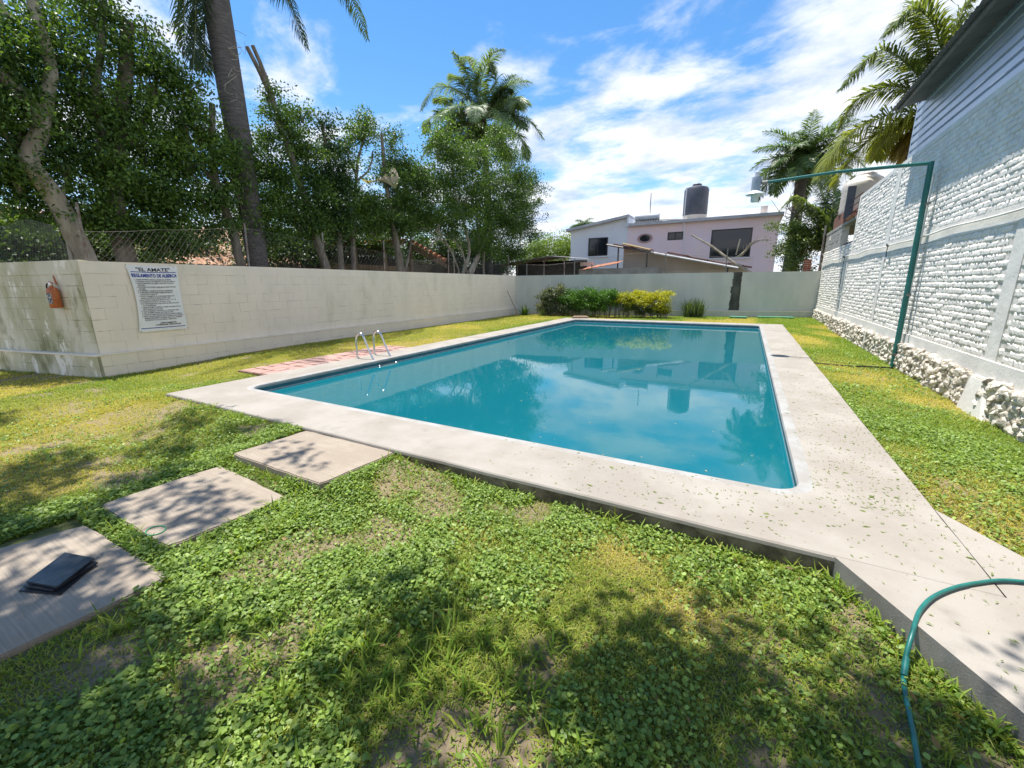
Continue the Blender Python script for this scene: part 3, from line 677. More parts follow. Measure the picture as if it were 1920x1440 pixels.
# banner ---------------------------------------------------------------------
bn = empty('rules_banner', A + uL*.68 + nL*.02 + Vector((0,0,1.4)), 'white vinyl banner of pool rules pinned to the left wall', 'banner')
wBn, hBn = .83, 1.27
def bpos(u, v, d=0):   # u 0..1, v 0..1 from top
    left = .05*math.sin(v*PI)*1.1; right = .018*math.sin(v*PI*1.0)
    s = .64 + left*(1-u) - right*u*1.0 + wBn*u - .01*v; dd = .026 + .010*math.sin(u*5+v*4) * math.sin(v*PI) + .006*math.sin(v*9)
    return A + uL*s + nL*(dd+d) + Vector((0,0,2.035 - hBn*v - .012*math.sin(u*PI)*(1-v)))
mb = MB(); nu, nv = 14, 20
mb.add([bpos(i/nu, j/nv) for j in range(nv+1) for i in range(nu+1)], [(j*(nu+1)+i, j*(nu+1)+i+1, (j+1)*(nu+1)+i+1, (j+1)*(nu+1)+i) for j in range(nv) for i in range(nu)])
mb.build('banner_sheet', M_['vinyl'], bn, smooth=True)
def stripe(v0, v1, u0, u1, mat, name):
    mb = MB(); k = 12
    mb.add([bpos(u0+(u1-u0)*i/k, v, .004) for v in (v0, v1) for i in range(k+1)], [(i, i+1, k+2+i, k+1+i) for i in range(k)]); mb.build(name, mat, bn)
stripe(.088,.098,.045,.955, M_['ink_blue'], 'blue_rule'); stripe(.940,.951,.04,.96, M_['ink_blue'], 'blue_rule')
def text(body, size, u, v, mat, name, align='LEFT', width=None, spacing=1.0, bold=0, sx=1.0):
    cu = bpy.data.curves.new(name, 'FONT'); cu.body = body; cu.size = size; cu.align_x = align; cu.space_line = spacing; cu.materials.append(mat); cu.offset = bold; cu.resolution_u = 2
    o = bpy.data.objects.new(name, cu)
    bpy.context.view_layer.update(); COL.objects.link(o); bpy.context.view_layer.update()
    dg = bpy.context.evaluated_depsgraph_get(); me = bpy.data.meshes.new_from_object(o.evaluated_get(dg)); bpy.data.objects.remove(o)
    co = np.empty(len(me.vertices)*3, dtype=np.float32); me.vertices.foreach_get('co', co); co = co.reshape(-1,3)
    if width: sx = width/(co[:,0].max()-co[:,0].min())
    new = [bpos(u + x*sx/wBn, v - y/hBn, .0045) for x, y, z in co]
    me.vertices.foreach_set('co', np.array([c for p in new for c in p], dtype=np.float32)); me.update()
    if not me.materials: me.materials.append(mat)
    return link(name, me, bn)
text('"EL AMATE"', .092, .5, .078, M_['ink_black'], 'lettering', 'CENTER', .56, bold=.002)
text('REGLAMENTO DE ALBERCA', .088, .5, .168, M_['ink_blue'], 'lettering', 'CENTER', .77, bold=.0035)
rules = ["1. QUEDA PROHIBIDO INTRODUCIR ENVASES DE VIDRIO.","2. PROHIBIDO INTRODUCIR ALIMENTOS AL AREA DE ALBERCA.","3. ANTES DE METERSE A LA ALBERCA FAVOR DE UTILIZAR LA","    REGADERA.","4. LOS APARATOS DE SONIDO DEBEN MANTENERSE CON BAJO","    VOLUMEN.","5. NO METERSE A LA ALBERCA EN ESTADO DE EBRIEDAD.","6. LOS MENORES DE EDAD DEBEN PERMANECER BAJO EL","    CUIDADO DE UN ADULTO.","7. EL FRACCIONAMIENTO NO SE HACE RESPONSABLE POR","    NINGUN ACCIDENTE OCURRIDO EN ESTA AREA.","8. LAS LUCES DE LA ALBERCA SE APAGAN A LAS  9: 3 0  P.  M.","9. EL HORARIO DE USO ES DE  7: 00 A. M. A  9. P. M.","10. NO DEJAR BASURA EN EL AREA FAVOR DE DEPOSITARLA EN","     LOS CONTENEDORES.","11. QUEDA PROHIBIDO ACAMPAR O PONER CUALQUIER TIPO DE","     JUEGO INFANTIL EN ESTA AREA.","12. SOLO SE PERMITEN 5 INVITADOS A LA VEZ EN ESTA AREA.","13. SOLO SE PERMITE NADAR CON TRAJE DE BAÑO.","14. QUEDA PROHIBIDO ESTACIONARSE EN EL AREA DE ALBERCA.","15. PARA CUALQUIER SANCION QUE SE ORIGINE AL NO SEGUIR EL","      PRESENTE REGLAMENTO QUEDARA SUJETO A LA ASAMBLEA","      DE VECINOS Y/O A LA AUTORIDAD COMPETENTE."]
text("\n".join(rules), .0335, .07, .215, M_['ink_black'], 'lettering', 'LEFT', .74, spacing=1.06, bold=.0004)
text('ATENTAMENTE\nCOMITÉ DE VIGILANCIA', .036, .6, .885, M_['ink_black'], 'lettering', 'CENTER', .45, spacing=1.0, bold=.0012)
for u, v in ((.0,.0),(.92,.01),(.04,.99),(1,.985)):
    p = bpos(u, v, .004); MB().lathe((p.x,p.y,p.z), [(.006,-.006),(.008,0),(.006,.006)], 8).build('nail', M_['black'], bn)

# fire extinguisher ------------------------------------------------------------
ex = empty('fire_extinguisher', (-10.95,2.68,1.35), 'small faded orange red fire extinguisher hanging on the stained return wall', 'fire extinguisher')
u0 = (C0-C1).normalized()
eb = C1 + uE*(LE-.68) + nE*.10
exz = 1.27
MB().lathe((eb.x, eb.y, exz), [(.0,0),(.075,0),(.085,.015),(.085,.30),(.07,.345),(.03,.375),(.025,.40)], 24).build('cylinder_body', M_['ext_red'], ex, smooth=True)
mb = MB(); 
for i in range(9):
    pass
lab = [Vector((eb.x+.0865*math.cos(t), eb.y+.0865*math.sin(t), exz+zz)) for zz in (.08,.27) for t in np.linspace(-1.9,-.55,9)]
MB().add(lab, [(i, i+1, 10+i, 9+i) for i in range(8)]).build('instruction_label', M_['label_grey'], ex)
MB().lathe((eb.x, eb.y, exz+.40), [(.03,0),(.03,.05),(.02,.06)], 16).build('valve', M_['steel'], ex)
MB().hexa([(eb.x-.06,eb.y-.012,exz+.46),(eb.x+.09,eb.y-.012,exz+.43),(eb.x+.09,eb.y+.012,exz+.43),(eb.x-.06,eb.y+.012,exz+.46),(eb.x-.06,eb.y-.012,exz+.475),(eb.x+.09,eb.y-.012,exz+.445),(eb.x+.09,eb.y+.012,exz+.445),(eb.x-.06,eb.y+.012,exz+.475)]).build('lever', M_['ext_red'], ex)
MB().tube(smooth_path([(eb.x-.02,eb.y-.01,exz+.43),(eb.x-.10,eb.y-.03,exz+.41),(eb.x-.14,eb.y-.03,exz+.28),(eb.x-.12,eb.y-.02,exz+.10)],5), .012, 8).build('hose', M_['black'], ex, smooth=True)
q = eb - nE*.08; MB().hexa([(q.x-.05,q.y-.01,exz+.42),(q.x+.0,q.y-.01,exz+.42),(q.x+.0,q.y+.02,exz+.42),(q.x-.05,q.y+.02,exz+.42),(q.x-.08,q.y-.01,exz+.57),(q.x-.05,q.y-.01,exz+.57),(q.x-.05,q.y+.02,exz+.57),(q.x-.08,q.y+.02,exz+.57)]).build('bracket', M_['ext_red'], ex)

# ------------------------------------------------------------------ chain link
def chainlink(parent, path, base, hts, pitch=.11, r=.0012, sag=None, name='wire_mesh'):
    """path: list of xy along; hts: heights at the points; diagonal wires both ways"""
    P = [Vector((*p, 0)) for p in path]; L = [0]
    for i in range(1, len(P)): L.append(L[-1] + (P[i]-P[i-1]).length)
    def pos(s, h):
        s = max(0, min(L[-1], s)); i = max(k for k in range(len(L)) if L[k] <= s+1e-9); i = min(i, len(P)-2)
        t = (s-L[i])/(L[i+1]-L[i]); p = P[i].lerp(P[i+1], t); hh = hts[i]*(1-t)+hts[i+1]*t
        q = p + Vector((0,0,base + h*hh))
        if sag: q += sag(s, h)
        return q
    mb = MB(); Hm = max(hts); s = -Hm
    rows = 9
    while s < L[-1]+Hm:
        for sg in (1, -1):
            pts = []
            for k in range(rows+1):
                h = k/rows; ss = s + sg*h*Hm*.62
                if 0 <= ss <= L[-1]: pts.append(pos(ss, h))
            if len(pts) > 1: mb.tube(pts, r, 3, cap=False)
        s += pitch
    mb.tube([pos(L[-1]*k/40, 1.0) for k in range(41)], r*1.3, 4)
    return mb.build(name, M_['galv'], parent)
lf = empty('chainlink_fence', A + Vector((0,0,2.08)), 'rusty chain link fence on top of the long left wall in front of the trees', 'fence')
off_ = -nL*.07
pth = [(A+uL*s+off_).xy for s in np.linspace(.1, LL-.1, 14)]
sagf = lambda s, h: nL*(-.10*h*math.sin(s*1.3)) + Vector((0,0,-.18*h*max(0, math.sin(s*.8+.7))))
chainlink(lf, pth, 2.08, [.62,.85,.9,.8,.7,.66,.62,.6,.62,.6,.66,.5,.62,.6], sag=sagf)
for s in (.15, 3.0, 5.1, 7.4, 10.9, 13.6, 15.9): MB().tube([A+uL*s+off_+Vector((0,0,2.0)), A+uL*s+off_+Vector((.02,.03,2.08+.98))], .022, 6).build('post', M_['rust_post'], lf)
ef = empty('leaning_fence', C1 + Vector((0,0,2.1)), 'loose chain link mesh sagging above the stained return wall', 'fence')
pth = [(C1+uE*s-nE*.07).xy for s in np.linspace(0, LE-.1, 6)]
chainlink(ef, pth, 2.09, [.85,.8,.75,.72,.7,.66], pitch=.085, r=.0019, sag=lambda s, h: nE*(-.35*h*(1-s/LE)) + uE*(-.45*h) + Vector((0,0,.05*math.sin(s*3)*h)))
rf = empty('rear_fence', D0 + Vector((0,0,2.08)), 'chain link fence with thin grey posts on top of the rear wall', 'fence')
pth = [(D0+uF*s-nF*.07).xy for s in np.linspace(.1, 11.0, 8)]
chainlink(rf, pth, 2.08, [.55,.5,.62,.9,.95,.85,.7,.65], pitch=.11, r=.0022)
for s, h in ((.6,.6),(3.05,.78),(3.9,.5),(7.3,.9),(9.9,1.05)): MB().tube([D0+uF*s-nF*.07+Vector((0,0,2.0)), D0+uF*s-nF*.07+Vector((0,0,2.08+h))], .025, 6).build('post', M_['galv'], rf)

# ------------------------------------------------------------------ foliage
def leaf_mesh(name, C, Dir, Nrm, L, Wd, cols, parent, mat, hexa=False):
    """C base points, Dir unit dirs, Nrm approx normals. four-point folded leaves (2 tris) or six-point (4 tris)"""
    n = len(C); S = np.cross(Dir, Nrm); S /= np.linalg.norm(S, axis=1, keepdims=True)+1e-9; Nn = np.cross(S, Dir)
    L = L[:, None]; Wd = Wd[:, None]
    if not hexa:
        V = np.stack([C, C+Dir*L*.45+S*Wd*.5+Nn*L*.04, C+Dir*L-Nn*L*.06, C+Dir*L*.45-S*Wd*.5+Nn*L*.04], 1).reshape(-1, 3)
        b = np.arange(n)[:, None]*4; Fc = np.concatenate([b+[[0,1,2]], b+[[0,2,3]]]); k = 4
    else:
        V = np.stack([C, C+Dir*L*.28+S*Wd*.46+Nn*L*.07, C+Dir*L*.66+S*Wd*.42+Nn*L*.05, C+Dir*L-Nn*L*.05, C+Dir*L*.66-S*Wd*.42+Nn*L*.05, C+Dir*L*.28-S*Wd*.46+Nn*L*.07], 1).reshape(-1, 3)
        b = np.arange(n)[:, None]*6; Fc = np.concatenate([b+[[0,1,2]], b+[[0,2,3]], b+[[0,3,4]], b+[[0,4,5]]]); k = 6
    return np_mesh(name, V, Fc, mat, parent, cols=np.repeat(cols, k, axis=0))
def unit(v): return v/(np.linalg.norm(v, axis=1, keepdims=True)+1e-9)
DENS = 3.4
def crown(parent, blobs, dens, leaf=.085, base=(.035,.085,.02), tip=(.19,.31,.05), droop=.35, name='crown', clump=26, spread=.15, mat=None):
    """blobs: (centre xyz, radii xyz, density factor)"""
    Cs, Ns = [], []
    for c, r, f in blobs:
        area = PI*((r[0]*r[2]*r[1])**(2/3)); k = max(3, int(area*dens*f*DENS/clump))
        d = unit(RNG.normal(size=(k, 3))); rad = RNG.uniform(.12, 1.1, (k, 1))**.5
        lump = 1+.22*np.sin(d[:, :1]*7+c[0])*np.cos(d[:, 2:3]*6+c[2])
        cc = np.array(c) + d*rad*lump*np.array(r)
        kk = RNG.integers(clump//2, int(clump*1.5), k); idx = np.repeat(np.arange(k), kk)
        # twigs gather on boughs, so the crown has lit tops and dark hollows between them
        nb_ = max(2, int(k*clump/300)); db = unit(RNG.normal(size=(nb_, 3))); cb_ = np.array(c) + db*(RNG.uniform(.35, 1.08, (nb_, 1))**.5)*np.array(r)
        pick = RNG.integers(0, nb_, k); loose = RNG.random(k) < .22; bs = spread*1.35
        cc2 = cb_[pick] + RNG.normal(size=(k, 3))*bs*np.array([1.15, 1.15, .62]); cc = np.where(loose[:, None], cc, cc2); d = np.where(loose[:, None], d, unit(db[pick]+RNG.normal(size=(k,3))*.5))
        off = RNG.normal(size=(len(idx), 3))*spread*np.array([.8, .8, .5]); Cs.append(cc[idx]+off); Ns.append(d[idx])
    C = np.concatenate(Cs); N = np.concatenate(Ns); n = len(C)
    Dr = unit(N*.5 + RNG.normal(size=(n, 3))*.65 + np.array([0, 0, -droop])); Nr = unit(np.array([0, 0, 1.])*.8 + RNG.normal(size=(n, 3))*.6)
    t = np.clip(RNG.normal(.4, .28, n) + .25*(vnoise(C[:, 0]+C[:, 2], C[:, 1]-C[:, 2], .7, 3)-.5)*2, 0, 1)[:, None]
    cols = np.array(base)*(1-t)+np.array(tip)*t; cols *= RNG.uniform(.75, 1.2, (n, 1))
    L = leaf*RNG.uniform(.65, 1.25, n)
    return leaf_mesh(name, C, Dr, Nr, L, L*.52, cols, parent, mat or M_['leaf'])
def pxblob(cx, cy, rx, ry, plane, f=1.0, thick=None):
    c = at(cx, cy, **plane); d = depth(c)/F_PX; r = rx*d; rz = ry*d*1.02
    return (tuple(c), (thick or (r+rz)/2, r*1.1, rz) if 'x' in plane else (r, thick or (r+rz)/2, rz), f)
def trunk_px(mb, pts, plane, r0, r1, seg=9, dz=0):
    P = [at(x, y, **plane) for x, y in pts]; q = smooth_path(P, 4); n = len(q)
    for i, v in enumerate(q): q[i] = v + Vector((random.uniform(-.01,.01), random.uniform(-.01,.01), 0))
    mb.tube(q, [r0+(r1-r0)*i/(n-1) for i in range(n)], seg)
def ficus(name, label, X, trunks, blobs, dens=900, group='ficus trees behind the left wall', leaf=.088, bark='bark', back=.05, slim=1.0, **kw):
    b0 = at(*trunks[0][0][0], x=X); root = empty(name, (b0.x, b0.y, 0), label, 'tree', group)
    mb = MB()
    for pts, r0, r1 in trunks:
        trunk_px(mb, pts, dict(x=X), r0, r1)
        if pts[0][1] > 430:
            p = at(*pts[0], x=X); mb.tube([(p.x, p.y+.03, -.4), (p.x, p.y, p.z+.02)], [r0*1.2, r0], 9)
    mb.build('trunk', M_[bark], root, smooth=True)
    # twigs inside the crown
    tw = MB()
    bl = [pxblob(b[0], b[1], b[2]*.84*slim, b[3]*.84, dict(x=X-back+(b[5] if len(b) > 5 else 0)), b[4] if len(b) > 4 else 1) for b in blobs]
    for c, r, f in bl:
        c = Vector(c)
        for k in range(4):
            d = Vector((random.uniform(-1,1)*r[0], random.uniform(-1,1)*r[1], random.uniform(-.2,.9)*r[2])); tw.tube([c-Vector((0,0,r[2]*.8)), c+d*.4, c+d*.9], [.03,.018,.006], 5, cap=False)
    tw.build('branches', M_[bark], root, smooth=True)['kind'] = 'stuff'
    crown(root, bl, dens, leaf, **kw)
    return root
GT = 'ficus trees behind the left wall'
ficus('ficus_tree', 'leftmost ficus with thick pale knotted trunk leaning left over the fence', -12.3,
    [([(165,492),(120,400),(85,345),(55,300),(75,245),(60,200),(20,160),(-30,110)], .19, .10), ([(75,250),(85,190),(95,120),(60,0),(55,-60)], .13, .07), ([(5,30),(-10,-10)], .1,.08), ([(135,490),(125,430),(118,350)], .035,.03)],
    [(15,70,55,60),(85,60,50,50),(50,160,80,55),(140,150,50,50),(20,250,50,60),(110,230,60,50),(30,330,45,45),(120,310,45,40),(60,400,45,18),(110,385,40,20,.8),(-40,120,60,120),(-40,300,50,100)], bark='bark_pale', dens=1050, back=.35)
ficus('ficus_tree', 'big dense ficus with cut off upright limb reaching the top of the photo', -12.5,
    [([(240,492),(222,420),(215,330),(225,230),(236,135),(238,42)], .20, .12), ([(215,330),(180,200),(190,80),(195,-20)], .1,.05), ([(225,300),(280,200),(300,100)], .08,.04)],
    [(170,15,45,40),(205,25,25,25),(185,75,40,30),(165,110,35,30),(285,90,25,25,.8),(270,50,18,18,.6),(290,160,45,45),(215,200,55,50),(180,270,60,60),(265,265,65,60),(330,235,35,45),(290,340,65,55),(215,350,65,50),(155,390,50,40),(240,430,70,35),(320,410,45,45),(170,450,60,30,.9,-1.5),(90,450,70,40,.9,-2.0),(20,440,60,50,.9,-2.2),(300,450,50,35)], dens=1050)
ficus('ficus_tree', 'ficus with slim leaning trunk just left of the tall palm', -12.2,
    [([(452,496),(435,430),(408,350),(398,290),(398,195)], .12, .07), ([(408,350),(360,280),(340,200)], .06,.03)],
    [(320,120,25,25,.7),(345,175,35,35),(365,235,40,40),(395,300,40,45),(345,300,45,40),(380,360,50,40),(430,330,40,40),(450,285,30,30,.8),(455,390,35,45),(395,420,40,25),(420,260,22,22,.6)], dens=900)
ficus('ficus_tree', 'ficus with two bare cut poles sticking up beside the palm', -12.2,
    [([(612,500),(590,440),(570,370),(548,300),(530,250),(505,175),(463,87)], .13, .05), ([(516,200),(500,150),(473,85)], .06, .05), ([(550,300),(545,260),(528,230)],.06,.04)],
    [(503,180,16,22,.8),(520,225,28,18),(565,212,26,24),(500,252,26,18,.8),(545,265,30,25),(500,310,40,35),(570,300,32,40),(530,350,45,40),(590,360,38,40),(560,410,50,35),(500,400,45,45),(600,420,35,25),(495,455,35,25,.7)], slim=.80, dens=1305)
ficus('ficus_tree', 'dark slim ficus column right of the one with cut poles', -12.3,
    [([(640,502),(636,440),(628,380),(615,300),(605,230)], .10, .03)],
    [(604,230,11,22),(612,270,18,25),(628,290,22,30),(605,320,28,35),(632,350,28,38),(612,390,30,35),(640,420,25,30)], slim=.80, dens=1450, base=(.03,.07,.02), tip=(.06,.12,.03))
ficus('ficus_tree', 'thin ficus with bare grey branches showing under a small top tuft', -12.4,
    [([(663,503),(662,450),(665,400),(668,330),(675,285),(690,235)], .09, .03), ([(668,330),(655,300),(645,260)],.04,.02),([(668,340),(690,320),(700,290)],.04,.02),([(645,330),(655,390)],.03,.03)],
    [(685,225,20,18),(665,240,16,16,.8),(678,260,24,16),(655,275,14,18,.7),(697,290,12,14,.6),(648,330,20,30,.7),(665,375,30,25),(690,385,28,28),(660,415,38,28),(700,425,30,25)], slim=.80, dens=1232)
ficus('ficus_tree', 'stout forked ficus in the middle of the row under the beige shade cloth', -12.3,
    [([(752,508),(742,450),(735,410),(722,330),(716,250)], .15, .05), ([(735,410),(760,350),(765,310)],.07,.03), ([(760,508),(768,470),(772,430)],.05,.04)],
    [(742,250,13,16,.9),(733,270,14,12,.8),(742,300,26,22),(768,320,30,28),(722,320,22,22,.8),(785,345,26,30),(740,350,35,30),(770,385,42,38),(725,395,35,32),(755,425,40,25),(700,410,25,22),(800,400,24,35)], slim=.80, dens=1377, tip=(.15,.25,.04))
tg = ficus('ficus_tree', 'wide bushy ficus with many bare stems at the far end of the left wall', -12.2,
    [([(868,512),(880,470),(870,420),(850,350)], .09,.04), ([(880,512),(905,460),(930,400),(950,340)], .10,.04), ([(876,512),(865,470),(835,440),(800,470)],.04,.02), ([(885,512),(900,470),(895,420),(890,340)],.08,.04),([(860,505),(840,460),(820,430)],.04,.02),([(850,470),(820,445),(790,428),(750,460)],.018,.01),([(870,480),(850,430),(800,415),(765,425)],.018,.01),([(905,470),(890,440),(850,425)],.02,.012)],
    [(832,250,22,20,.9),(820,285,28,28),(850,310,40,38),(885,290,35,30),(935,262,30,28),(905,330,45,40),(950,310,32,36),(870,360,50,42),(820,350,35,35),(970,345,32,30),(998,350,18,22,.8),(1010,372,12,12,.6),(945,385,48,42),(900,400,50,40),(980,395,28,26),(975,430,32,30),(935,440,42,38),(850,410,45,35),(995,445,16,16,.7),(900,455,40,28),(960,470,35,22),(820,420,28,28,.8)], dens=620, leaf=.10, bark='bark_pale', spread=.2)
GD = None
# darker undergrowth seen between trunks
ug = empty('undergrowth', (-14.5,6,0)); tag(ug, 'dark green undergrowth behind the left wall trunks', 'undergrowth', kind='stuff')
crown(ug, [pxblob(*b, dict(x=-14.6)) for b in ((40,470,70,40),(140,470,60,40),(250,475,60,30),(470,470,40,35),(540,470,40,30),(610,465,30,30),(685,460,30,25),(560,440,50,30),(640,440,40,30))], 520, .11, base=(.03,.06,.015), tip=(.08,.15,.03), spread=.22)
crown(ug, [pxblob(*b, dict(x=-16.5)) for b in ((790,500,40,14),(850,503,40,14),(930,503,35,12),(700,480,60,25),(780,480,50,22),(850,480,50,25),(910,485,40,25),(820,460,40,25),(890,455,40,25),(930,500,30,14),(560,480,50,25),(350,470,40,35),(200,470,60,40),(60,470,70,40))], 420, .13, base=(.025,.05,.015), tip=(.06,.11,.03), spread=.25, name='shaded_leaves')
crown(ug, [pxblob(*b, dict(x=-15.5)) for b in ((615,440,18,22),(595,415,20,20),(720,440,30,20),(780,430,25,25))], 520, .11, base=(.10,.20,.03), tip=(.24,.36,.05), spread=.2, name='bright_shrub')

# ------------------------------------------------------------------ palms
def frond(path, ll, n=46, wd=.035, col=(.05,.10,.03), tipc=(.10,.16,.05), droop=.6, out=None, twist=0):
    """path: smooth rachis points; leaflets on both sides"""
    P = np.array([tuple(p) for p in smooth_path(path, 10)]); seg = np.linalg.norm(np.diff(P, axis=0), axis=1); S = np.concatenate([[0], np.cumsum(seg)]); S /= S[-1]
    t = np.linspace(.10, 1, n); C = np.stack([np.interp(t, S, P[:, i]) for i in range(3)], 1); T = unit(np.gradient(C, axis=0))
    side = np.cross(T, np.array([0, 0, 1.])+np.array([.001,0,0])); side = unit(side); upv = np.cross(side, T)
    V, Fc, Cc = [], [], []
    for sg in (1, -1):
        for rep in range(2):
            k = len(t); ang = RNG.normal(.15 - .5*rep, .22, k)
            env = ll*np.clip(np.sin(np.clip(t*.93+.08, 0, 1)*PI)**.55, .25, 1)*RNG.uniform(.8, 1.1, k)
            d = unit(side*sg*np.cos(ang)[:, None] + upv*np.sin(ang)[:, None] + T*(.45+.5*t[:, None]) + RNG.normal(size=(k, 3))*.07)
            b = C + T*RNG.uniform(-.02, .02, (k, 1)); m = b + d*env[:, None]*.5 - np.array([0, 0, 1])*env[:, None]*droop*.10
            e = b + d*env[:, None]*(.95 - droop*.15) - np.array([0, 0, 1])*env[:, None]*droop*.55
            wv = unit(np.cross(d, upv*.7+T*.3))*wd/2
            q = np.stack([b-wv*.5, b+wv*.5, m+wv, m-wv, e], 1).reshape(-1, 3); o = sum(len(x) for x in V); V.append(q)
            i0 = np.arange(k)[:, None]*5+o; Fc.append(np.concatenate([i0+[[0,1,2]], i0+[[0,2,3]], i0+[[3,2,4]]]))
            tt = RNG.random((k, 1)); Cc.append(np.repeat(np.array(col)*(1-tt)+np.array(tipc)*tt, 5, axis=0))
    return np.concatenate(V), np.concatenate(Fc), np.concatenate(Cc), P
def palm(name, label, base, top, r0, r1, fronds, group=None, bark='palm_trunk', crownshaft=None, belly=0):
    root = empty(name, (base[0], base[1], 0), label, 'palm tree', group)
    P = smooth_path([base, Vector(base).lerp(Vector(top), .5)+Vector((.05,0,0)), top], 8); n = len(P)
    MB().tube(P, [r0+(r1-r0)*i/(n-1)+belly*math.sin(PI*i/(n-1)) for i in range(n)], 16).build('trunk', M_[bark], root, smooth=True)
    if crownshaft: MB().tube([top, Vector(top)+Vector((0,0,crownshaft))], [r1, r1*.5], 12).build('crownshaft', M_['green_board'], root, smooth=True)
    for f in fronds:
        V, Fc, Cc, Pp = frond(**f); o = np_mesh('frond', V, Fc, M_['frond'], root, cols=Cc)
        m = len(Pp); MB().tube([Vector(p) for p in Pp[::3]], [.028*(1-.85*i/max(1, len(Pp[::3])-1)) for i in range(len(Pp[::3]))], 5).build('stalk', M_['rachis'], o, smooth=True)
    return root
def arch(c, az, el, L, bend=1.0):
    """rachis points starting at c, azimuth az, start elevation el, bending down"""
    pts = [Vector(c)]; p = Vector(c); n = 6
    for i in range(n):
        e = el - bend*((i+.5)/n)**1.2; p = p + Vector((math.cos(az)*math.cos(e), math.sin(az)*math.cos(e), math.sin(e)))*L/n; pts.append(p)
    return pts
# tall palm, crown above the frame
pb = at(485,497,x=-12.3); pt = at(395,-60,x=-12.3)
fr = []
pc = pt + Vector((0,0,.5))
for pxs in ([(392,-110),(372,-60),(368,0),(366,70),(362,128)], [(390,-110),(350,-70),(345,-10),(345,60),(347,100)], [(395,-110),(390,-50),(385,20),(383,90),(385,135)],
            [(400,-120),(440,-110),(500,-60),(540,0),(575,88)], [(400,-130),(480,-140),(580,-90),(650,-20),(688,72)], [(400,-120),(420,-100),(480,-50),(500,-20)], [(400,-130),(520,-150),(600,-100),(640,-20),(655,20)], [(380,-120),(320,-150),(260,-130),(230,-60)]):
    fr.append(dict(path=[at(a, b, x=-12.3+random.uniform(-.4,.5)) for a, b in pxs], ll=.62, n=60, wd=.03, col=(.035,.065,.03), tipc=(.08,.12,.05), droop=.9))
for k in range(8): fr.append(dict(path=arch(pc, k*.8+.3, 1.1, 3.2, 1.7), ll=.6, n=30, wd=.03, col=(.035,.07,.03), tipc=(.07,.12,.05)))
palm('tall_palm', 'very tall palm with thick dark grey trunk and crown cut off by the photo top', (pb.x, pb.y, -.4), pt, .20, .30, fr, belly=.04)
tw = MB()
for k in range(12):
    q = at(432+k*.6+random.uniform(-8,8), 60+k*13, x=-11.95); tw.tube(smooth_path([q, q+Vector((.02,random.uniform(-.3,.3),random.uniform(-.25,.1))), q+Vector((.05,random.uniform(-.3,.3),random.uniform(-.1,.35)))],3), .006, 4)
tag(tw.build('dead_vine', M_['bark_pale']), 'dry pale vine twigs climbing the tall palm trunk', 'vine')
# royal palm in the middle
cpt = at(907,215,y=24.5); fr = []
pxf = [[(905,225),(890,170),(868,125),(850,98)], [(905,225),(900,180),(905,140),(925,100),(945,92)], [(905,225),(885,190),(850,165),(815,165),(790,205)], [(905,228),(870,215),(830,210),(805,225),(795,250)],
       [(908,225),(935,185),(955,150),(968,140)], [(910,225),(945,200),(965,185),(970,190),(968,205)], [(910,228),(950,215),(990,225),(1018,260)], [(910,232),(940,240),(975,255),(990,300)], [(905,232),(880,250),(860,270),(852,285)],
       [(907,225),(915,180),(930,150),(915,110)], [(906,226),(880,180),(865,150),(845,140)], [(905,230),(860,232),(810,270),(790,300)], [(908,230),(905,250),(900,270),(905,290)], [(908,230),(930,250),(945,280),(950,300)], [(905,228),(870,235),(835,255),(830,270)], [(909,226),(940,205),(960,215),(985,240)], [(906,228),(895,245),(885,268),(880,285)], [(906,224),(892,160),(880,120),(875,105)], [(908,226),(925,200),(948,170),(960,172)], [(905,226),(875,200),(845,185),(815,190)]]
for k in range(9): fr.append(dict(path=arch(cpt, k*.7+.2, 1.0-.12*k, 3.6, 1.3), ll=.95, n=60, wd=.05, col=(.08,.15,.06), tipc=(.22,.30,.16), droop=.35))
for pxs in pxf: fr.append(dict(path=[at(a, b, y=24.5+(j/len(pxs))*random.uniform(-1.4,1.4)) for j, (a, b) in enumerate(pxs)], ll=1.05, n=90, wd=.05, col=(.09,.16,.06), tipc=(.26,.34,.19), droop=.45))
palm('royal_palm', 'full crowned royal palm rising behind the wide bushy ficus in the middle', (cpt.x+.2, 24.5, -.4), cpt+Vector((0,0,-.3)), .28, .17, fr, crownshaft=.6)
# right distant palm
rp = at(1506,312,y=28); fr = []
for k in range(34):
    az_ = k*2.4+random.uniform(-.2,.2); el_ = 1.35-1.45*(k/33)
    fr.append(dict(path=arch(rp+Vector((0,0,.2)), az_, el_, random.uniform(2.3,2.9), 1.15+.4*(k/33)), ll=.75, n=54, wd=.045, col=(.06,.12,.04), tipc=(.17,.25,.09), droop=.3))
palm('royal_palm', 'dark crowned palm beyond the right end of the rear wall behind the lamp arm', (rp.x-.1, 28, -.4), rp+Vector((0,0,-.2)), .30, .26, fr)
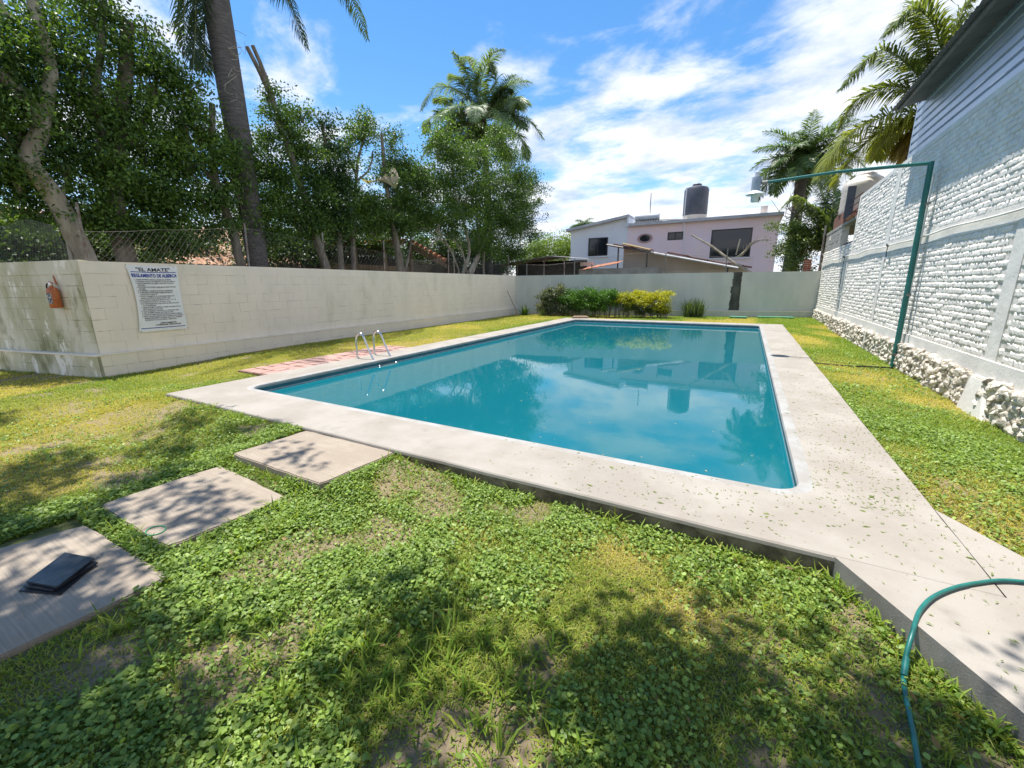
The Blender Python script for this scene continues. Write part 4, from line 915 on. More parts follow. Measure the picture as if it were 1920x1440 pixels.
# coconut palm behind the metal building
cpx = (1775,190); YC = 18.5; fr = []
def cf(pxs, ll=1.0, col=(.10,.15,.03), tipc=(.26,.27,.06), droop=.6, n=125, wd=.042, dy=0):
    fr.append(dict(path=[at(a, b, y=YC+dy*j/len(pxs)) for j, (a, b) in enumerate(pxs)], ll=ll, n=n, wd=wd, col=col, tipc=tipc, droop=droop))
G1, G2 = (.10,.16,.04), (.26,.30,.09); Y1, Y2 = (.19,.24,.04), (.40,.42,.09)
cf([(1790,200),(1762,80),(1740,32),(1705,20),(1662,62)], 1.0, G1, G2, dy=-1); cf([(1795,200),(1790,90),(1800,30),(1835,-20)], 1.0, G1, G2)
cf([(1780,200),(1715,135),(1680,105),(1640,98),(1577,165)], .8, G1, G2, dy=-1.2); cf([(1785,200),(1700,165),(1650,165),(1605,190),(1572,245)], .8, G1, G2, dy=.6)
cf([(1785,205),(1700,208),(1640,225),(1580,262),(1535,330)], 1.15, Y1, Y2, dy=-1); cf([(1785,210),(1700,225),(1640,255),(1600,295),(1560,350)], 1.1, Y1, Y2, dy=.5)
cf([(1785,215),(1725,240),(1700,262),(1685,290)], .7, (.22,.20,.05), (.42,.30,.07), dy=.8, droop=1.3); cf([(1785,218),(1735,245),(1712,268),(1700,295)], .65, (.28,.20,.06), (.45,.32,.10), dy=1.5, droop=1.4)
cf([(1785,190),(1750,120),(1730,110),(1700,125)], .8, G1, G2, dy=2); cf([(1785,190),(1820,100),(1850,60),(1880,60)], 1, G1, G2, dy=2); cf([(1785,200),(1720,20),(1760,-20),(1700,-60)], .9, G1, G2, dy=2)
cf([(1785,215),(1710,225),(1660,262),(1640,300)], .8, Y1, Y2, dy=2)
ct = at(1785,205,y=YC); palm('coconut_palm', 'yellow green coconut palm with long fronds arching over the metal roof edge', (ct.x+.5, YC, -.4), ct, .2, .13, fr, bark='bark')
# young coconut palm lower
fr = []; YC = 23.5; G1, G2 = (.10,.17,.05), (.26,.32,.10)
cf([(1545,470),(1535,420),(1520,390),(1490,370),(1462,395)], .7, G1, G2); cf([(1545,470),(1550,430),(1540,400),(1515,385),(1490,405)], .7, G1, G2); cf([(1545,470),(1560,430),(1575,400),(1585,380),(1590,420)], .7, G1, G2, dy=1)
cf([(1545,475),(1520,440),(1500,425),(1475,440)], .6, G1, G2); cf([(1545,475),(1560,400),(1562,350),(1555,320)], .8, (.05,.10,.03), (.12,.18,.06), dy=1); cf([(1545,475),(1550,400),(1535,350),(1530,330)], .8, (.05,.10,.03), (.12,.18,.06), dy=1)
cf([(1545,475),(1570,400),(1590,360),(1600,330)], .8, (.05,.10,.03), (.12,.18,.06), dy=1); cf([(1545,475),(1525,455),(1515,450),(1500,480)], .5, (.2,.2,.06), (.4,.36,.14)); cf([(1545,480),(1555,460),(1575,440),(1590,470)], .6, G1, G2)
ct = at(1545,478,y=YC); palm('young_palm', 'young pale green palm rising behind the far right corner of the walls', (ct.x, YC, -.4), ct, .12, .09, fr, bark='bark')
# distant palm tuft behind the house
fr = []; c_ = at(1092,425,y=44)
for k in range(11): fr.append(dict(path=arch(c_, k*.57, .9+random.uniform(-.4,.4), 1.6, 1.6), ll=.5, n=24, wd=.06, col=(.06,.12,.04), tipc=(.12,.2,.07)))
palm('distant_palm', 'small palm tuft showing above the left roof corner of the house', (c_.x, 44, -.4), c_, .12, .1, fr)

# right corner shrub with dry vine
vt = empty('vine_shrub', (at(1490,505,y=24).x, 24, 0), 'dry twiggy vine covered shrub against the right end of the pink house', 'shrub')
mb = MB()
trunk_px(mb, [(1492,520),(1490,460),(1494,410),(1490,380)], dict(y=24), .07, .04)
for k in range(22):
    a = at(1490+random.uniform(-6,6), random.uniform(385,480), y=24); mb.tube(smooth_path([a, a+Vector((random.uniform(-.8,.7), random.uniform(-.3,.3), random.uniform(-.1,.6))), a+Vector((random.uniform(-1.3,1.0), random.uniform(-.3,.3), random.uniform(-.2,1.3)))],3), [.02-.0022*i for i in range(7)], 4)
mb.build('branches', M_['bark'], vt)['kind'] = 'stuff'
crown(vt, [pxblob(*b[:4], dict(y=24), b[4] if len(b) > 4 else 1) for b in ((1462,422,16,10,.5),(1475,430,22,14,.6),(1500,440,26,30),(1530,430,20,25),(1485,450,22,26),(1480,480,22,24,.8),(1515,470,22,35),(1510,495,20,18),(1500,400,12,12,.4),(1455,445,12,8,.3))], 420, .10, base=(.07,.13,.03), tip=(.20,.26,.07), spread=.18)

# distant green tree
dt = empty('distant_tree', (at(1030,470,y=42).x, 42, 0), 'round light green tree beside the left side of the house', 'tree')
p = at(1030,480,y=42); MB().tube([(p.x,42,-.4),(p.x,42,p.z)], [.3,.2], 8).build('trunk', M_['bark'], dt)
crown(dt, [pxblob(*b, dict(y=42)) for b in ((1030,462,32,16),(1005,470,22,14),(1055,458,22,16),(1070,470,20,18),(1030,480,45,14),(985,490,20,14))], 160, .20, base=(.12,.20,.03), tip=(.26,.36,.05), spread=.4)

# ------------------------------------------------------------------ house
hh = empty('house', (-5.5,32,0), 'white and pink two storey house with sloping roofline behind the rear wall', 'house')
HY = 32
MB().prism([(-12.5,HY,-.4),(-8.1,HY,-.4),(-8.1,HY,6.30),(-12.5,HY,5.66)], (0,7,0)).build('wall', M_['house_white'], hh)['label'] = 'bluish white left part of the wall'
# right wall with window openings left out
def wall_with_holes(x0, x1, z0, z1, holes, y, mat, name):
    xs_ = sorted({x0, x1, *[h[0] for h in holes], *[h[1] for h in holes]}); zs_ = sorted({z0, z1, *[h[2] for h in holes], *[h[3] for h in holes]}); mb = MB()
    for i in range(len(xs_)-1):
        for j in range(len(zs_)-1):
            cx_, cz_ = (xs_[i]+xs_[i+1])/2, (zs_[j]+zs_[j+1])/2
            if any(h[0] < cx_ < h[1] and h[2] < cz_ < h[3] for h in holes): continue
            mb.add([(xs_[i],y,zs_[j]),(xs_[i+1],y,zs_[j]),(xs_[i+1],y,zs_[j+1]),(xs_[i],y,zs_[j+1])], [(0,1,2,3)])
    mb.build(name, mat, hh)
big_w = (at(1335,430,y=HY).x, at(1412,427,y=HY).x, at(1335,484,y=HY).z, at(1372,429,y=HY).z)
sm_w = (at(1252,440,y=HY).x, at(1281,440,y=HY).x, at(1266,450,y=HY).z, at(1266,435,y=HY).z)
wall_with_holes(-8.095, 1.28, -.4, 5.68, [big_w, sm_w], HY-.02, M_['house_pink'], 'wall')
MB().box(-8.09,1.28,HY+.25,HY+7,-.4,5.68).build('house_body', M_['house_pink'], hh)
lw_w = (at(1104,450,y=HY).x, at(1140,450,y=HY).x, at(1120,480,y=HY).z, at(1120,446,y=HY).z)
def window(w, y, frame=M_['frame_dark'], rec=.1, split=True):
    x0, x1, z0, z1 = w; mb = MB(); f = .06
    mb.box(x0, x1, y-.03, y+rec, z0, z0+f).box(x0, x1, y-.03, y+rec, z1-f, z1).box(x0, x0+f, y-.028, y+rec, z0+f, z1-f).box(x1-f, x1, y-.028, y+rec, z0+f, z1-f)
    if split: mb.box((x0+x1)/2-.03, (x0+x1)/2+.03, y-.01, y+rec, z0+f, z1-f)
    o = mb.build('window', frame, hh); MB().box(x0+f, x1-f, y+.02, y+.04, z0+f, z1-f).build('pane', M_['dark_glass'], o); return o
window(lw_w, HY-.03); window(sm_w, HY); window(big_w, HY, split=False)
sr = M_['house_white']
for (x0, x1, z0, z1) in (lw_w, big_w): MB().box(x0-.08, x1+.08, HY-.12, HY-.035, z0-.10, z0-.01).build('sill', M_['house_white'], hh)
oc = at(1209.5,447,y=HY); orx = 13*depth(oc)/F_PX*1.05; orz = 8.2*depth(oc)/F_PX
mb = MB(); el = lambda s, y: [(oc.x+orx*s*math.cos(t)*1.0, y, oc.z+orz*s*math.sin(t)) for t in np.linspace(0, 2*PI, 33)[:-1]]
a1, a2, a3 = el(1.0, HY-.09), el(.70, HY-.06), el(1.0, HY-.015)
mb.add(a1+a2+a3, [(i, (i+1) % 32, 32+(i+1) % 32, 32+i) for i in range(32)] + [(i, 64+i, 64+(i+1) % 32, (i+1) % 32) for i in range(32)])
o = mb.build('oval_window', M_['pink_frame'], hh); MB().add(el(.72, HY-.055), [tuple(range(32))]).build('pane', M_['dark_glass'], o)
MB().hexa([(-12.80,HY-.35,5.60),(-8.02,HY-.35,6.29),(-8.02,HY+7.2,6.29),(-12.80,HY+7.2,5.60),(-12.80,HY-.35,5.78),(-8.02,HY-.35,6.47),(-8.02,HY+7.2,6.47),(-12.80,HY+7.2,5.78)]).build('roof', M_['house_trim'], hh)
MB().box(-8.0,1.45,HY-.35,HY+7.2,5.66,5.84).build('roof', M_['house_trim'], hh)
MB().box(-8.14,-8.0,HY-.3,HY+7,5.665,6.28).build('step_wall', M_['house_white'], hh)
tb = at(1302,408,y=33.5)
wt_ = empty('roof_tank', (tb.x,33.5,5.84), 'dark grey cylindrical water tank standing on the house roof', 'water tank')
tr = .80
MB().lathe((tb.x,33.5,5.85), [(tr,0),(tr*1.02,.06),(tr*.97,.12),(tr*1.0,.40)], 28).build('tank_base', M_['beige_wall'], wt_, smooth=True)
MB().lathe((tb.x,33.5,6.25), [(tr*.98,0),(tr*1.0,.05),(tr*1.0,1.65),(tr*.90,1.80),(tr*.45,1.92),(tr*.42,1.93)], 28).build('tank_body', M_['tank_black'], wt_, smooth=True)
MB().lathe((tb.x,33.5,8.18), [(.3,0),(.3,.10),(.26,.14)], 20).build('lid', M_['tank_black'], wt_)
a_, b_ = at(1192,406,y=32.6), at(1236,403,y=32.6)
sh = empty('solar_heater', (a_.x,32.6,5.84), 'silver horizontal solar water heater cylinder on the house roof', 'water heater')
MB().tube([(a_.x,32.6,6.28),(b_.x,32.6,6.28)], .25, 20).build('heater_tank', M_['heater'], sh, smooth=True)
for i in range(10):
    x = a_.x+.15+i*.17; MB().tube([(x,32.5,6.2),(x,31.95+.1,5.9)], .028, 6).build('glass_tube', M_['dark_glass'], sh)
MB().tube([(b_.x,32.6,6.05),(b_.x+1.8,32.6,5.95)], .04, 6).tube([(a_.x,32.3,5.95),(b_.x+.3,32.3,5.95)], .05, 6).build('pipework', M_['galv'], sh)
p = at(1219,398,y=33); q = at(1221,362,y=33); o = MB().tube([(p.x,33,5.8),(q.x,33,q.z)], .03, 6).build('antenna_mast', M_['galv']); tag(o, 'thin upright mast on the house roof between heater and tank', 'mast')
p0 = at(1288,352,y=31.75); p1 = at(1284,470,y=31.75); p2 = at(1290,500,y=31.75)
o = MB().tube(smooth_path([p0,(p0.x-.02,31.75,5.9),p1,p2],4), .035, 6).build('drain_pipe', M_['white_enamel']); tag(o, 'long white pipe running down the pink house wall from the roof tank', 'pipe')
p = at(1432,400,y=33); r = empty('roof_chair', (p.x,33,5.84), 'small pale chair back seen on the right end of the house roof', 'chair')
MB().box(p.x-.2,p.x+.2,33,33.04,6.05,6.45).build('backrest', M_['tank_cream'], r); MB().box(p.x-.2,p.x+.2,32.6,33,6.0,6.04).build('seat', M_['tank_cream'], r)
for sx in (-.18,.18):
    for sy in (32.62,32.98): MB().box(p.x+sx-.02,p.x+sx+.02,sy-.02,sy+.02,5.84,6.0).build('leg', M_['tank_cream'], r)

# lean-to
YL = 26.5
lt = empty('lean_to', (-3,YL,0), 'sloping rusty sheet metal lean-to roof on posts in front of the pink house', 'lean-to')
E0, E1 = at(1150,457,y=YL), at(1405,501,y=YL)
nS = 7
for i in range(nS):
    t0, t1 = i/nS, (i+1.12)/nS; a_ = E0.lerp(E1, t0); b_ = E0.lerp(E1, min(1.02, t1)); dz = .05*math.sin(i*2.3)+.03*(i % 2)
    mb = MB(); rows = []; m = 14
    for k in range(m+1):
        q = a_.lerp(b_, k/m); rows.append((q.x, q.z+dz+.02*(k % 2)))
    va = [(x, YL, z+.0) for x, z in rows]; vb = [(x, YL+1.2, z+.03) for x, z in rows]; vc = [(x, YL, z-.085) for x, z in rows]; vd = [(x, YL+1.2, z+.01) for x, z in rows]; n = m+1
    mb.add(va+vb+vc+vd, [(k, k+1, n+k+1, n+k) for k in range(m)] + [(2*n+k, 3*n+k, 3*n+k+1, 2*n+k+1) for k in range(m)] + [(k, 2*n+k, 2*n+k+1, k+1) for k in range(m)])
    mb.build('roof_sheet', M_['rust_sheet'], lt)
MB().tube([E0+Vector((-.4,-.05,-.04)), E0.lerp(E1,.33)+Vector((0,-.05,-.12))], .06, 4).build('beam', M_['frame_dark'], lt)
MB().tube([E0.lerp(E1,.33)+Vector((0,-.05,-.12)), E0.lerp(E1,.93)+Vector((0,-.05,-.14))], .06, 4).build('beam', M_['house_trim'], lt)
MB().tube([E0.lerp(E1,.08)+Vector((0,-.04,.10)), E0.lerp(E1,.30)+Vector((0,-.04,.02))], .05, 4).build('beam', M_['straw'], lt)
for px in (1158, 1212, 1365):
    q = at(px, 500, y=YL+.05); t = (q.x-E0.x)/(E1.x-E0.x); MB().tube([(q.x,YL+.05,-.4),(q.x,YL+.05,E0.lerp(E1,t).z-.1)], .045, 6).build('post', M_['frame_dark'], lt)
MB().box(at(1160,500,y=YL).x, at(1400,500,y=YL).x, YL+1.0, YL+1.15, -.4, 2.45).build('rear_panel', M_['beige_wall'], lt)
mb = MB().prism([(at(1160,500,y=YL).x,YL+1.0,2.455),(at(1400,500,y=YL).x,YL+1.0,2.455),(E1.x,YL+1.0,E1.z-.02),(at(1160,500,y=YL).x,YL+1.0,E0.z-.08)], (0,.08,0)); mb.build('rear_panel', M_['beige_wall'], lt)
# low block shed in front
ls = empty('block_shed', (-7,25,0), 'low block shed with reddish sheet roof left of the lean-to', 'shed')
YS = 24.8; a_, b_ = at(1085,508,y=YS), at(1230,508,y=YS)
MB().box(a_.x, b_.x, YS, YS+1.6, -.4, at(1180,502,y=YS).z).build('wall', M_['concrete_grey'], ls)
r0, r1 = at(1085,507,y=YS-.1), at(1156,494,y=YS-.1)
mb = MB(); m = 12; va = [r0.lerp(r1, k/m)+Vector((0,0,.02*(k % 2))) for k in range(m+1)]; vb = [v+Vector((0,1.9,.28)) for v in va]; n = m+1
mb.add(va+vb+[v-Vector((0,0,.03)) for v in va], [(k, k+1, n+k+1, n+k) for k in range(m)]+[(k, 2*n+k, 2*n+k+1, k+1) for k in range(m)]); mb.build('roof', M_['terracotta'], ls)
a_, b_ = at(1089,496,y=26.4), at(1112,491,y=26.4); MB().box(a_.x,b_.x,26.3,26.6,a_.z-.1,b_.z).build('vent_block', M_['tank_cream'], ls)
# dead branch
db = empty('dead_branch', (at(1400,505,y=23).x,23,0), 'bare forked dead branch leaning above the rear wall in front of the large window', 'branch')
P = [at(a, b, y=23.2) for a, b in ((1296,440),(1335,462),(1372,490),(1408,512))]
MB().tube(P, [.035,.05,.06,.08], 7).build('limb', M_['bark_pale'], db, smooth=True)
P = [at(a, b, y=23.2) for a, b in ((1380,478),(1388,448))]; MB().tube(P, .035, 6).build('limb', M_['bark_pale'], db)
mb = MB()
for k in range(9):
    a_ = at(1378+k*2, 482-k, y=23.2); mb.tube(smooth_path([a_, a_+Vector((.35,.1,.1+.05*k)), a_+Vector((.3+.1*k,.1,.45+random.random()*.4))],3), .012, 4)
mb.build('twigs', M_['bark_pale'], db)
# red brick pier and rusty pipe at the corner
bp_ = empty('brick_pier', (2.2,23,0), 'short red brick pier behind the right end of the rear wall', 'pier')
a_, b_ = at(1506,506,y=23.0), at(1523,486,y=23.0); z = 1.9
while z < b_.z:
    x = a_.x
    for i in range(2): MB().box(x, x+(b_.x-a_.x)/2-.012, 22.95, 23.2, z, z+.075).build('brick', M_['red_brick'], bp_); x += (b_.x-a_.x)/2
    z += .088
MB().box(a_.x+.01,b_.x-.02,22.965,23.19,-.4,b_.z-.05).build('core', M_['joint'], bp_)
o = MB().tube([(2.60,22.7,2.0),(2.60,22.75,3.95)], .035, 8).build('rusty_pipe', M_['rust_post']); tag(o, 'upright rusty pipe at the corner where rear and right walls meet', 'pipe')

# left dark corrugated shed behind the wide ficus
cs = empty('open_shed', (-11.5,24,0), 'low open shed with pale corrugated roof behind the far left wall corner', 'shed')
q0, q1, q2 = at(925,497,y=23.5), at(1030,480,y=23.5), at(1068,483,y=23.5)
for aa, bb in ((q0, q1), (q1, q2)):
    m = 26; va = [aa.lerp(bb, k/m)+Vector((0,0,.028*(k % 2))) for k in range(m+1)]; vb = [v+Vector((0,3.4,.1)) for v in va]; n = m+1
    MB().add(va+vb+[v-Vector((0,0,.04)) for v in va], [(k, k+1, n+k+1, n+k) for k in range(m)]+[(k, 2*n+k, 2*n+k+1, k+1) for k in range(m)]).build('roof_sheet', M_['concrete_grey'], cs)
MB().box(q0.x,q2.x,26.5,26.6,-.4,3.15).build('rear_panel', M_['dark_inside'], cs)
for px in (970,1020,1058):
    q = at(px,505,y=23.6); MB().tube([(q.x,23.6,-.4),(q.x,23.6,q1.z-.12)], .04, 6).build('post', M_['rust_post'], cs)
MB().tube([q0+Vector((0,.1,-.12)), q1+Vector((0,.1,-.12))], .05, 4).build('beam', M_['wood'], cs)

# tiled roofs behind the trees
def tile_roof(root, O, across, down, nA, nD, tw_=.22, tl=.36, mat='terracotta'):
    O = Vector(O); a = Vector(across).normalized(); d = Vector(down).normalized(); nrm = a.cross(d); nrm = nrm if nrm.z > 0 else -nrm
    vs = []; fs = []; sg = 5
    for e2 in (0, 1):
        for k in range(sg+1):
            t = PI*k/sg; w = tw_*.52*(1-.12*(1-e2)); vs.append((math.cos(t)*w, e2*tl*1.15, math.sin(t)*w*.62))
    fs = [(k, k+1, sg+2+k, sg+1+k) for k in range(sg)]
    me = bpy.data.meshes.new('tile'); me.from_pydata(vs, [], fs); me.materials.append(M_[mat]); me.polygons.foreach_set('use_smooth', [True]*sg)
    base = Matrix((a, d, nrm)).transposed().to_4x4(); cnt = 0; Vs = []; Fs = []
    cells = [(i, j) for i in range(nA) for j in range(nD)]; cells.sort(key=lambda c: depth(O+a*(c[0]*tw_)+d*(c[1]*tl)))
    for i, j in cells:
        p = O + a*((i+.5)*tw_) + d*(j*tl) + nrm*(.02+.012*random.random()); m = Matrix.Translation(p) @ base @ Matrix.Rotation(random.uniform(-.04,.04), 4, 'Z') @ Matrix.Rotation(-.03, 4, 'X')
        if cnt < 300:
            o = bpy.data.objects.new('tile', me); COL.objects.link(o); o.parent = root; o.matrix_basis = Matrix.Translation(-root.location) @ m; cnt += 1
        else:
            off = len(Vs); Vs += [tuple(m @ Vector(v)) for v in vs]; Fs += [tuple(q+off for q in f) for f in fs]
    if Fs: o = np_mesh('tile_courses', Vs, np.array(Fs), M_[mat], root, smooth=True); o['kind'] = 'stuff'
    P = lambda i, j: O + a*(i*tw_*nA) + d*(j*tl*nD) - nrm*.03
    MB().prism([P(0,0),P(1,0),P(1,1),P(0,1)], -nrm*.05).build('roof_deck', M_['wood'], root)
tr1 = empty('tiled_roof_house', (-17,7,0), 'low house with sunlit weathered clay tile roof seen between the left tree trunks', 'house')
tile_roof(tr1, (-18.4,3.6,3.80), (0,1,0), (1,0,-.46), 36, 10, mat='old_tile')
MB().box(-18.2,-15.3,3.8,11.4,-.4,2.2).build('wall', M_['terracotta'], tr1)
tr2 = empty('tiled_porch', (-14.5,14,0), 'tiled porch roof with wooden gable beam behind the middle ficus trees', 'building')
# porch: ridge along y at x~-14.6, tiles fall away behind, gable end towards the right
R0 = at(600,460,x=-14.2); R1 = at(768,450,x=-14.2); R2 = at(838,490,x=-13.0)
tile_roof(tr2, R0+Vector((-.0,0,.0)), (R1-R0), Vector((-1,0,-.25)), max(4, int((R1-R0).length/.22)), 5)
g = (R2-R1); MB().prism([R1+Vector((0,0,-.12)),R2+Vector((0,0,-.12)),R2+Vector((0,0,-.34)),R1+Vector((0,0,-.38))], (-.06,.06,0)).build('gable_beam', M_['wood'], tr2)
m = max(5, int(g.length/.22)); 
for i in range(m):
    q = R1.lerp(R2, (i+.5)/m); MB().tube([q+Vector((.02,-.02,.0)), q+Vector((-.28,.28,.05))], .10, 7).build('tile', M_['terracotta'], tr2)
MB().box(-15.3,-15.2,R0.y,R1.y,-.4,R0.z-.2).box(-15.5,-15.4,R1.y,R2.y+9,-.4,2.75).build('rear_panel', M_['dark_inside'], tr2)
MB().box(-14.35,-14.25,R0.y,R1.y,2.3,2.5).build('beam', M_['wood'], tr2)
for t in (0,.33,.66,1): 
    q = R0.lerp(R1, t); MB().box(q.x-.06,q.x+.06,q.y-.06,q.y+.06,-.4,q.z-.05).build('post', M_['wood'], tr2)

# shade cloth
sl = MB(); TP = at(737,312,x=-12.0); BP = at(741,354,x=-11.8); LP_ = at(672,333,x=-12.6); LB = at(690,345,x=-12.6)
nu, nv = 12, 6; vs = []
for j in range(nv+1):
    for i in range(nu+1):
        u, v = i/nu, j/nv; a = LP_.lerp(TP, u) - Vector((0,0,.30*math.sin(PI*u)*(1-.3*u))); b = LB.lerp(BP, u) + Vector((0,0,.18*math.sin(PI*u)))
        q = a.lerp(b, v) + Vector((.22*math.sin(PI*v)*u,0,0)); vs.append(q)
sl.add(vs, [(j*(nu+1)+i, j*(nu+1)+i+1, (j+1)*(nu+1)+i+1, (j+1)*(nu+1)+i) for j in range(nv) for i in range(nu)])
o = sl.build('shade_sail', M_['sail'], smooth=True); tag(o, 'beige shade cloth stretched to a point between two ficus trees', 'shade sail')

# ------------------------------------------------------------------ planting along the rear wall
def shrub(name, label, cat, blobs, dens, leaf, base, tip, h0=.05, group=None, spread=.08, clump=14, mat=None):
    cx_ = sum(b[0][0] for b in blobs)/len(blobs); cy_ = sum(b[0][1] for b in blobs)/len(blobs)
    root = empty(name, (cx_, cy_, h0), label, cat, group); mb = MB()
    for c, r, f in blobs:
        for k in range(3):
            g = Vector((c[0]+random.uniform(-.1,.1), c[1], h0-.05)); mb.tube([g, Vector(c)+Vector((random.uniform(-.5,.5)*r[0], random.uniform(-.5,.5)*r[1], 0)), Vector(c)+Vector((random.uniform(-.9,.9)*r[0], random.uniform(-.6,.6)*r[1], r[2]*.6))], [.02,.012,.006], 5)
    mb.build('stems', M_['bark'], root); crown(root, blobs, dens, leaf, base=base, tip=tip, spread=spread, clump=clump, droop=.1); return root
PF = dict(y=19.2)
def fb(px, py, rx, ry, dy=0, f=1.): c = at(px, py, y=19.0+dy+ .225*(at(px,590,y=19.0).x+10.6)*.35); d = depth(c)/F_PX; return (tuple(c), (rx*d, .42, ry*d), f)
shrub('variegated_shrub', 'dark variegated shrub with pale leaf edges at the left end of the hedge', 'shrub', [fb(1030,560,13,18),(fb(1045,555,14,16)),fb(1022,572,9,16),fb(1052,575,14,12)], 1500, .085, (.04,.07,.03), (.34,.36,.24))
shrub('green_hedge', 'bright green trimmed hedge left of the yellow bush', 'hedge', [fb(1075,555,17,12),fb(1100,556,17,12),fb(1125,557,17,12),fb(1080,573,16,10,.1),fb(1112,572,16,8,.15,.8),fb(1145,558,14,12),fb(1137,574,14,9,.1,.8),fb(1062,560,14,12),fb(1088,565,18,13,.05),fb(1115,565,18,13,.05),fb(1155,564,12,12,.05)], 1700, .075, (.05,.13,.02), (.14,.30,.03))
shrub('yellow_hedge', 'golden yellow topped hedge at the right end of the planting', 'hedge', [fb(1160,557,11,10),fb(1182,560,14,11),fb(1210,563,14,11),fb(1170,558,13,10),fb(1195,560,16,11),fb(1222,561,16,11),fb(1243,562,13,10),fb(1250,580,10,7,-.1,.8)], 1600, .075, (.26,.30,.02), (.66,.60,.03))
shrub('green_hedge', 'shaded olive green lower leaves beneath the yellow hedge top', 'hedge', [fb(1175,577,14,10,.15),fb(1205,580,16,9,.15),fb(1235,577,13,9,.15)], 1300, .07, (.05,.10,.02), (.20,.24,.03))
def spiky(label, px, py, h, n, spread, cols, ln, wd, y=18.9, name='strap_leaf_plant'):
    b = at(px, py, y=y); root = empty(name, (b.x, y, .06), label, 'plant'); V, Fc, Cc = [], [], []
    for k in range(n):
        a = random.uniform(0, 2*PI); tl_ = random.uniform(.05, spread); d = Vector((math.cos(a)*tl_, math.sin(a)*tl_, 1)).normalized(); L_ = ln*random.uniform(.6,1.1)
        s = Vector((-math.sin(a), math.cos(a), 0))*wd/2; p = Vector((b.x+random.uniform(-.5,.5)*h, y+random.uniform(-.35,.35)*h, .03)); o = len(V)
        m = p+d*L_*.6; e = p+d*L_+Vector((math.cos(a), math.sin(a), -.6))*L_*.18*tl_
        V += [p-s*.6, p+s*.6, m+s, m-s, e]; Fc += [(o,o+1,o+2),(o,o+2,o+3),(o+3,o+2,o+4)]; c = np.array(cols[0])*(1-(q := random.random()))+np.array(cols[1])*q; Cc += [c]*5
    np_mesh('leaves', [tuple(v) for v in V], np.array(Fc), M_['frond'], root, cols=np.array(Cc)); return root
spiky('large dark clump of upright strap leaves right of the yellow hedge', 1300, 592, .75, 300, .55, ((.035,.06,.025),(.14,.20,.09)), .98, .03, y=20.6)
spiky('small green strap leaf plant in the far left corner beside the broom', 984, 588, .22, 40, .7, ((.06,.12,.03),(.14,.24,.06)), .72, .045, y=18.6)
spiky('thin upright strap leaf plant squeezed left of the variegated shrub', 1018, 590, .2, 24, .5, ((.08,.13,.04),(.2,.27,.08)), .6, .035, y=18.7)
# broom
p0, p1 = at(968,583,x=-10.05), at(951,545,x=-10.45)
br = empty('broom', p0, 'old straw broom leaning on the left wall near the far corner', 'broom')
MB().tube([p0, p1], .014, 6).build('broomstick', M_['wood'], br, smooth=True)
MB().tube([p0+Vector((0,0,.02)), p0+Vector((.10,-.05,-.32))], [.03,.11], 10).build('bristles', M_['straw'], br)
# boards on the grass at the far right
for (x0, x1, yb, lab) in ((1368,1400,596,'small green board lying on the grass beside the far deck corner'), (1420,1485,596,'long green board lying on the grass near the right wall')):
    a_, b_ = at(x0,yb,z=.1), at(x1,yb,z=.1); o = MB().box(a_.x, b_.x, a_.y-.4, a_.y+.1, .08, .185).build('green_cover', M_['green_board'], bevel=.01); tag(o, lab, 'board')
o = MB().hexa([tuple(at(a, b, z=.16)+Vector((0,0,dz))) for dz in (0,.03) for a, b in ((1072,596),(1105,596),(1098,592),(1078,592))]).build('bark_piece', M_['wood']); tag(o, 'flat piece of brown bark at the foot of the variegated shrub', 'bark')
# pale kerb in front of hedge
kb = MB()
for k in range(4): pass

# ------------------------------------------------------------------ lawn
def blocked(x, y):
    m = ((x > PX0-.0) & (x < PX1+.0) & (y > PY0) & (y < PY1))
    for a0, a1, b0, b1 in STONES: m |= (x > a0) & (x < a1) & (y > b0) & (y < b1)
    m |= (x > -8.08) & (x < -7) & (y > 4.08) & (y < 7.75)
    m |= (y < 3.4) & (x > .56 + (2.6-y)*.575) & (x < 1.22 + (3.46-y)*.60 + .04) & (y < 3.46) & (y > .8)
    return m | (x > 2.60) | ((x < -10.2-.019*(y-2.9)) & (y > 2.8)) | ((y > 2.78+.2*(x+10.3)) & (x < -10.2)) | (y > 19.30+.225*(x+10.6))
def visible(x, y, z=0.0, m=60):
    p = np.stack([x, y, np.full_like(x, z-H)], 1) @ ROT; d = -p[:, 2]; ok = d > .2
    u = p[:, 0]/np.where(ok, d, 1)*F_PX; v = -p[:, 1]/np.where(ok, d, 1)*F_PX
    return ok & (np.abs(u) < 960+m*2) & (np.abs(v) < 720+m*2)
def yellow(x, y):
    m = .95*sstep(fbm(x, y, 1.7, 11), .42, .66)*(1-.65*((y < 2.7) & (x > -4.6)))
    m = np.maximum(m, .9*np.exp(-(((x+7)/2.2)**2+((y-1.7)/1.0)**2)))
    m = np.maximum(m, .75*sstep(-x, 7.2, 8.0)*sstep(y, 2.0, 4.0)*(.4+.6*fbm(x, y, .9, 14)))
    m = np.maximum(m, .9*np.exp(-(((x-1.9)/.9)**2+((y-8.8)/1.8)**2)))
    for cx_, cy_, s in ((-2.3,2.15,.28),(-1.5,1.95,.33),(-.5,2.25,.35),(-.1,1.95,.3)): m = np.maximum(m, .9*np.exp(-(((x-cx_)/s)**2+((y-cy_)/(s*.8))**2)))
    for cx_, cy_, s in ((-3.2,1.3,1.3),(-1.6,1.2,.9),(1.9,5,1.1),(-4.5,2.3,.6)): m = m*(1-.55*np.exp(-(((x-cx_)/s)**2+((y-cy_)/s)**2)))
    return np.clip(m, 0, 1)
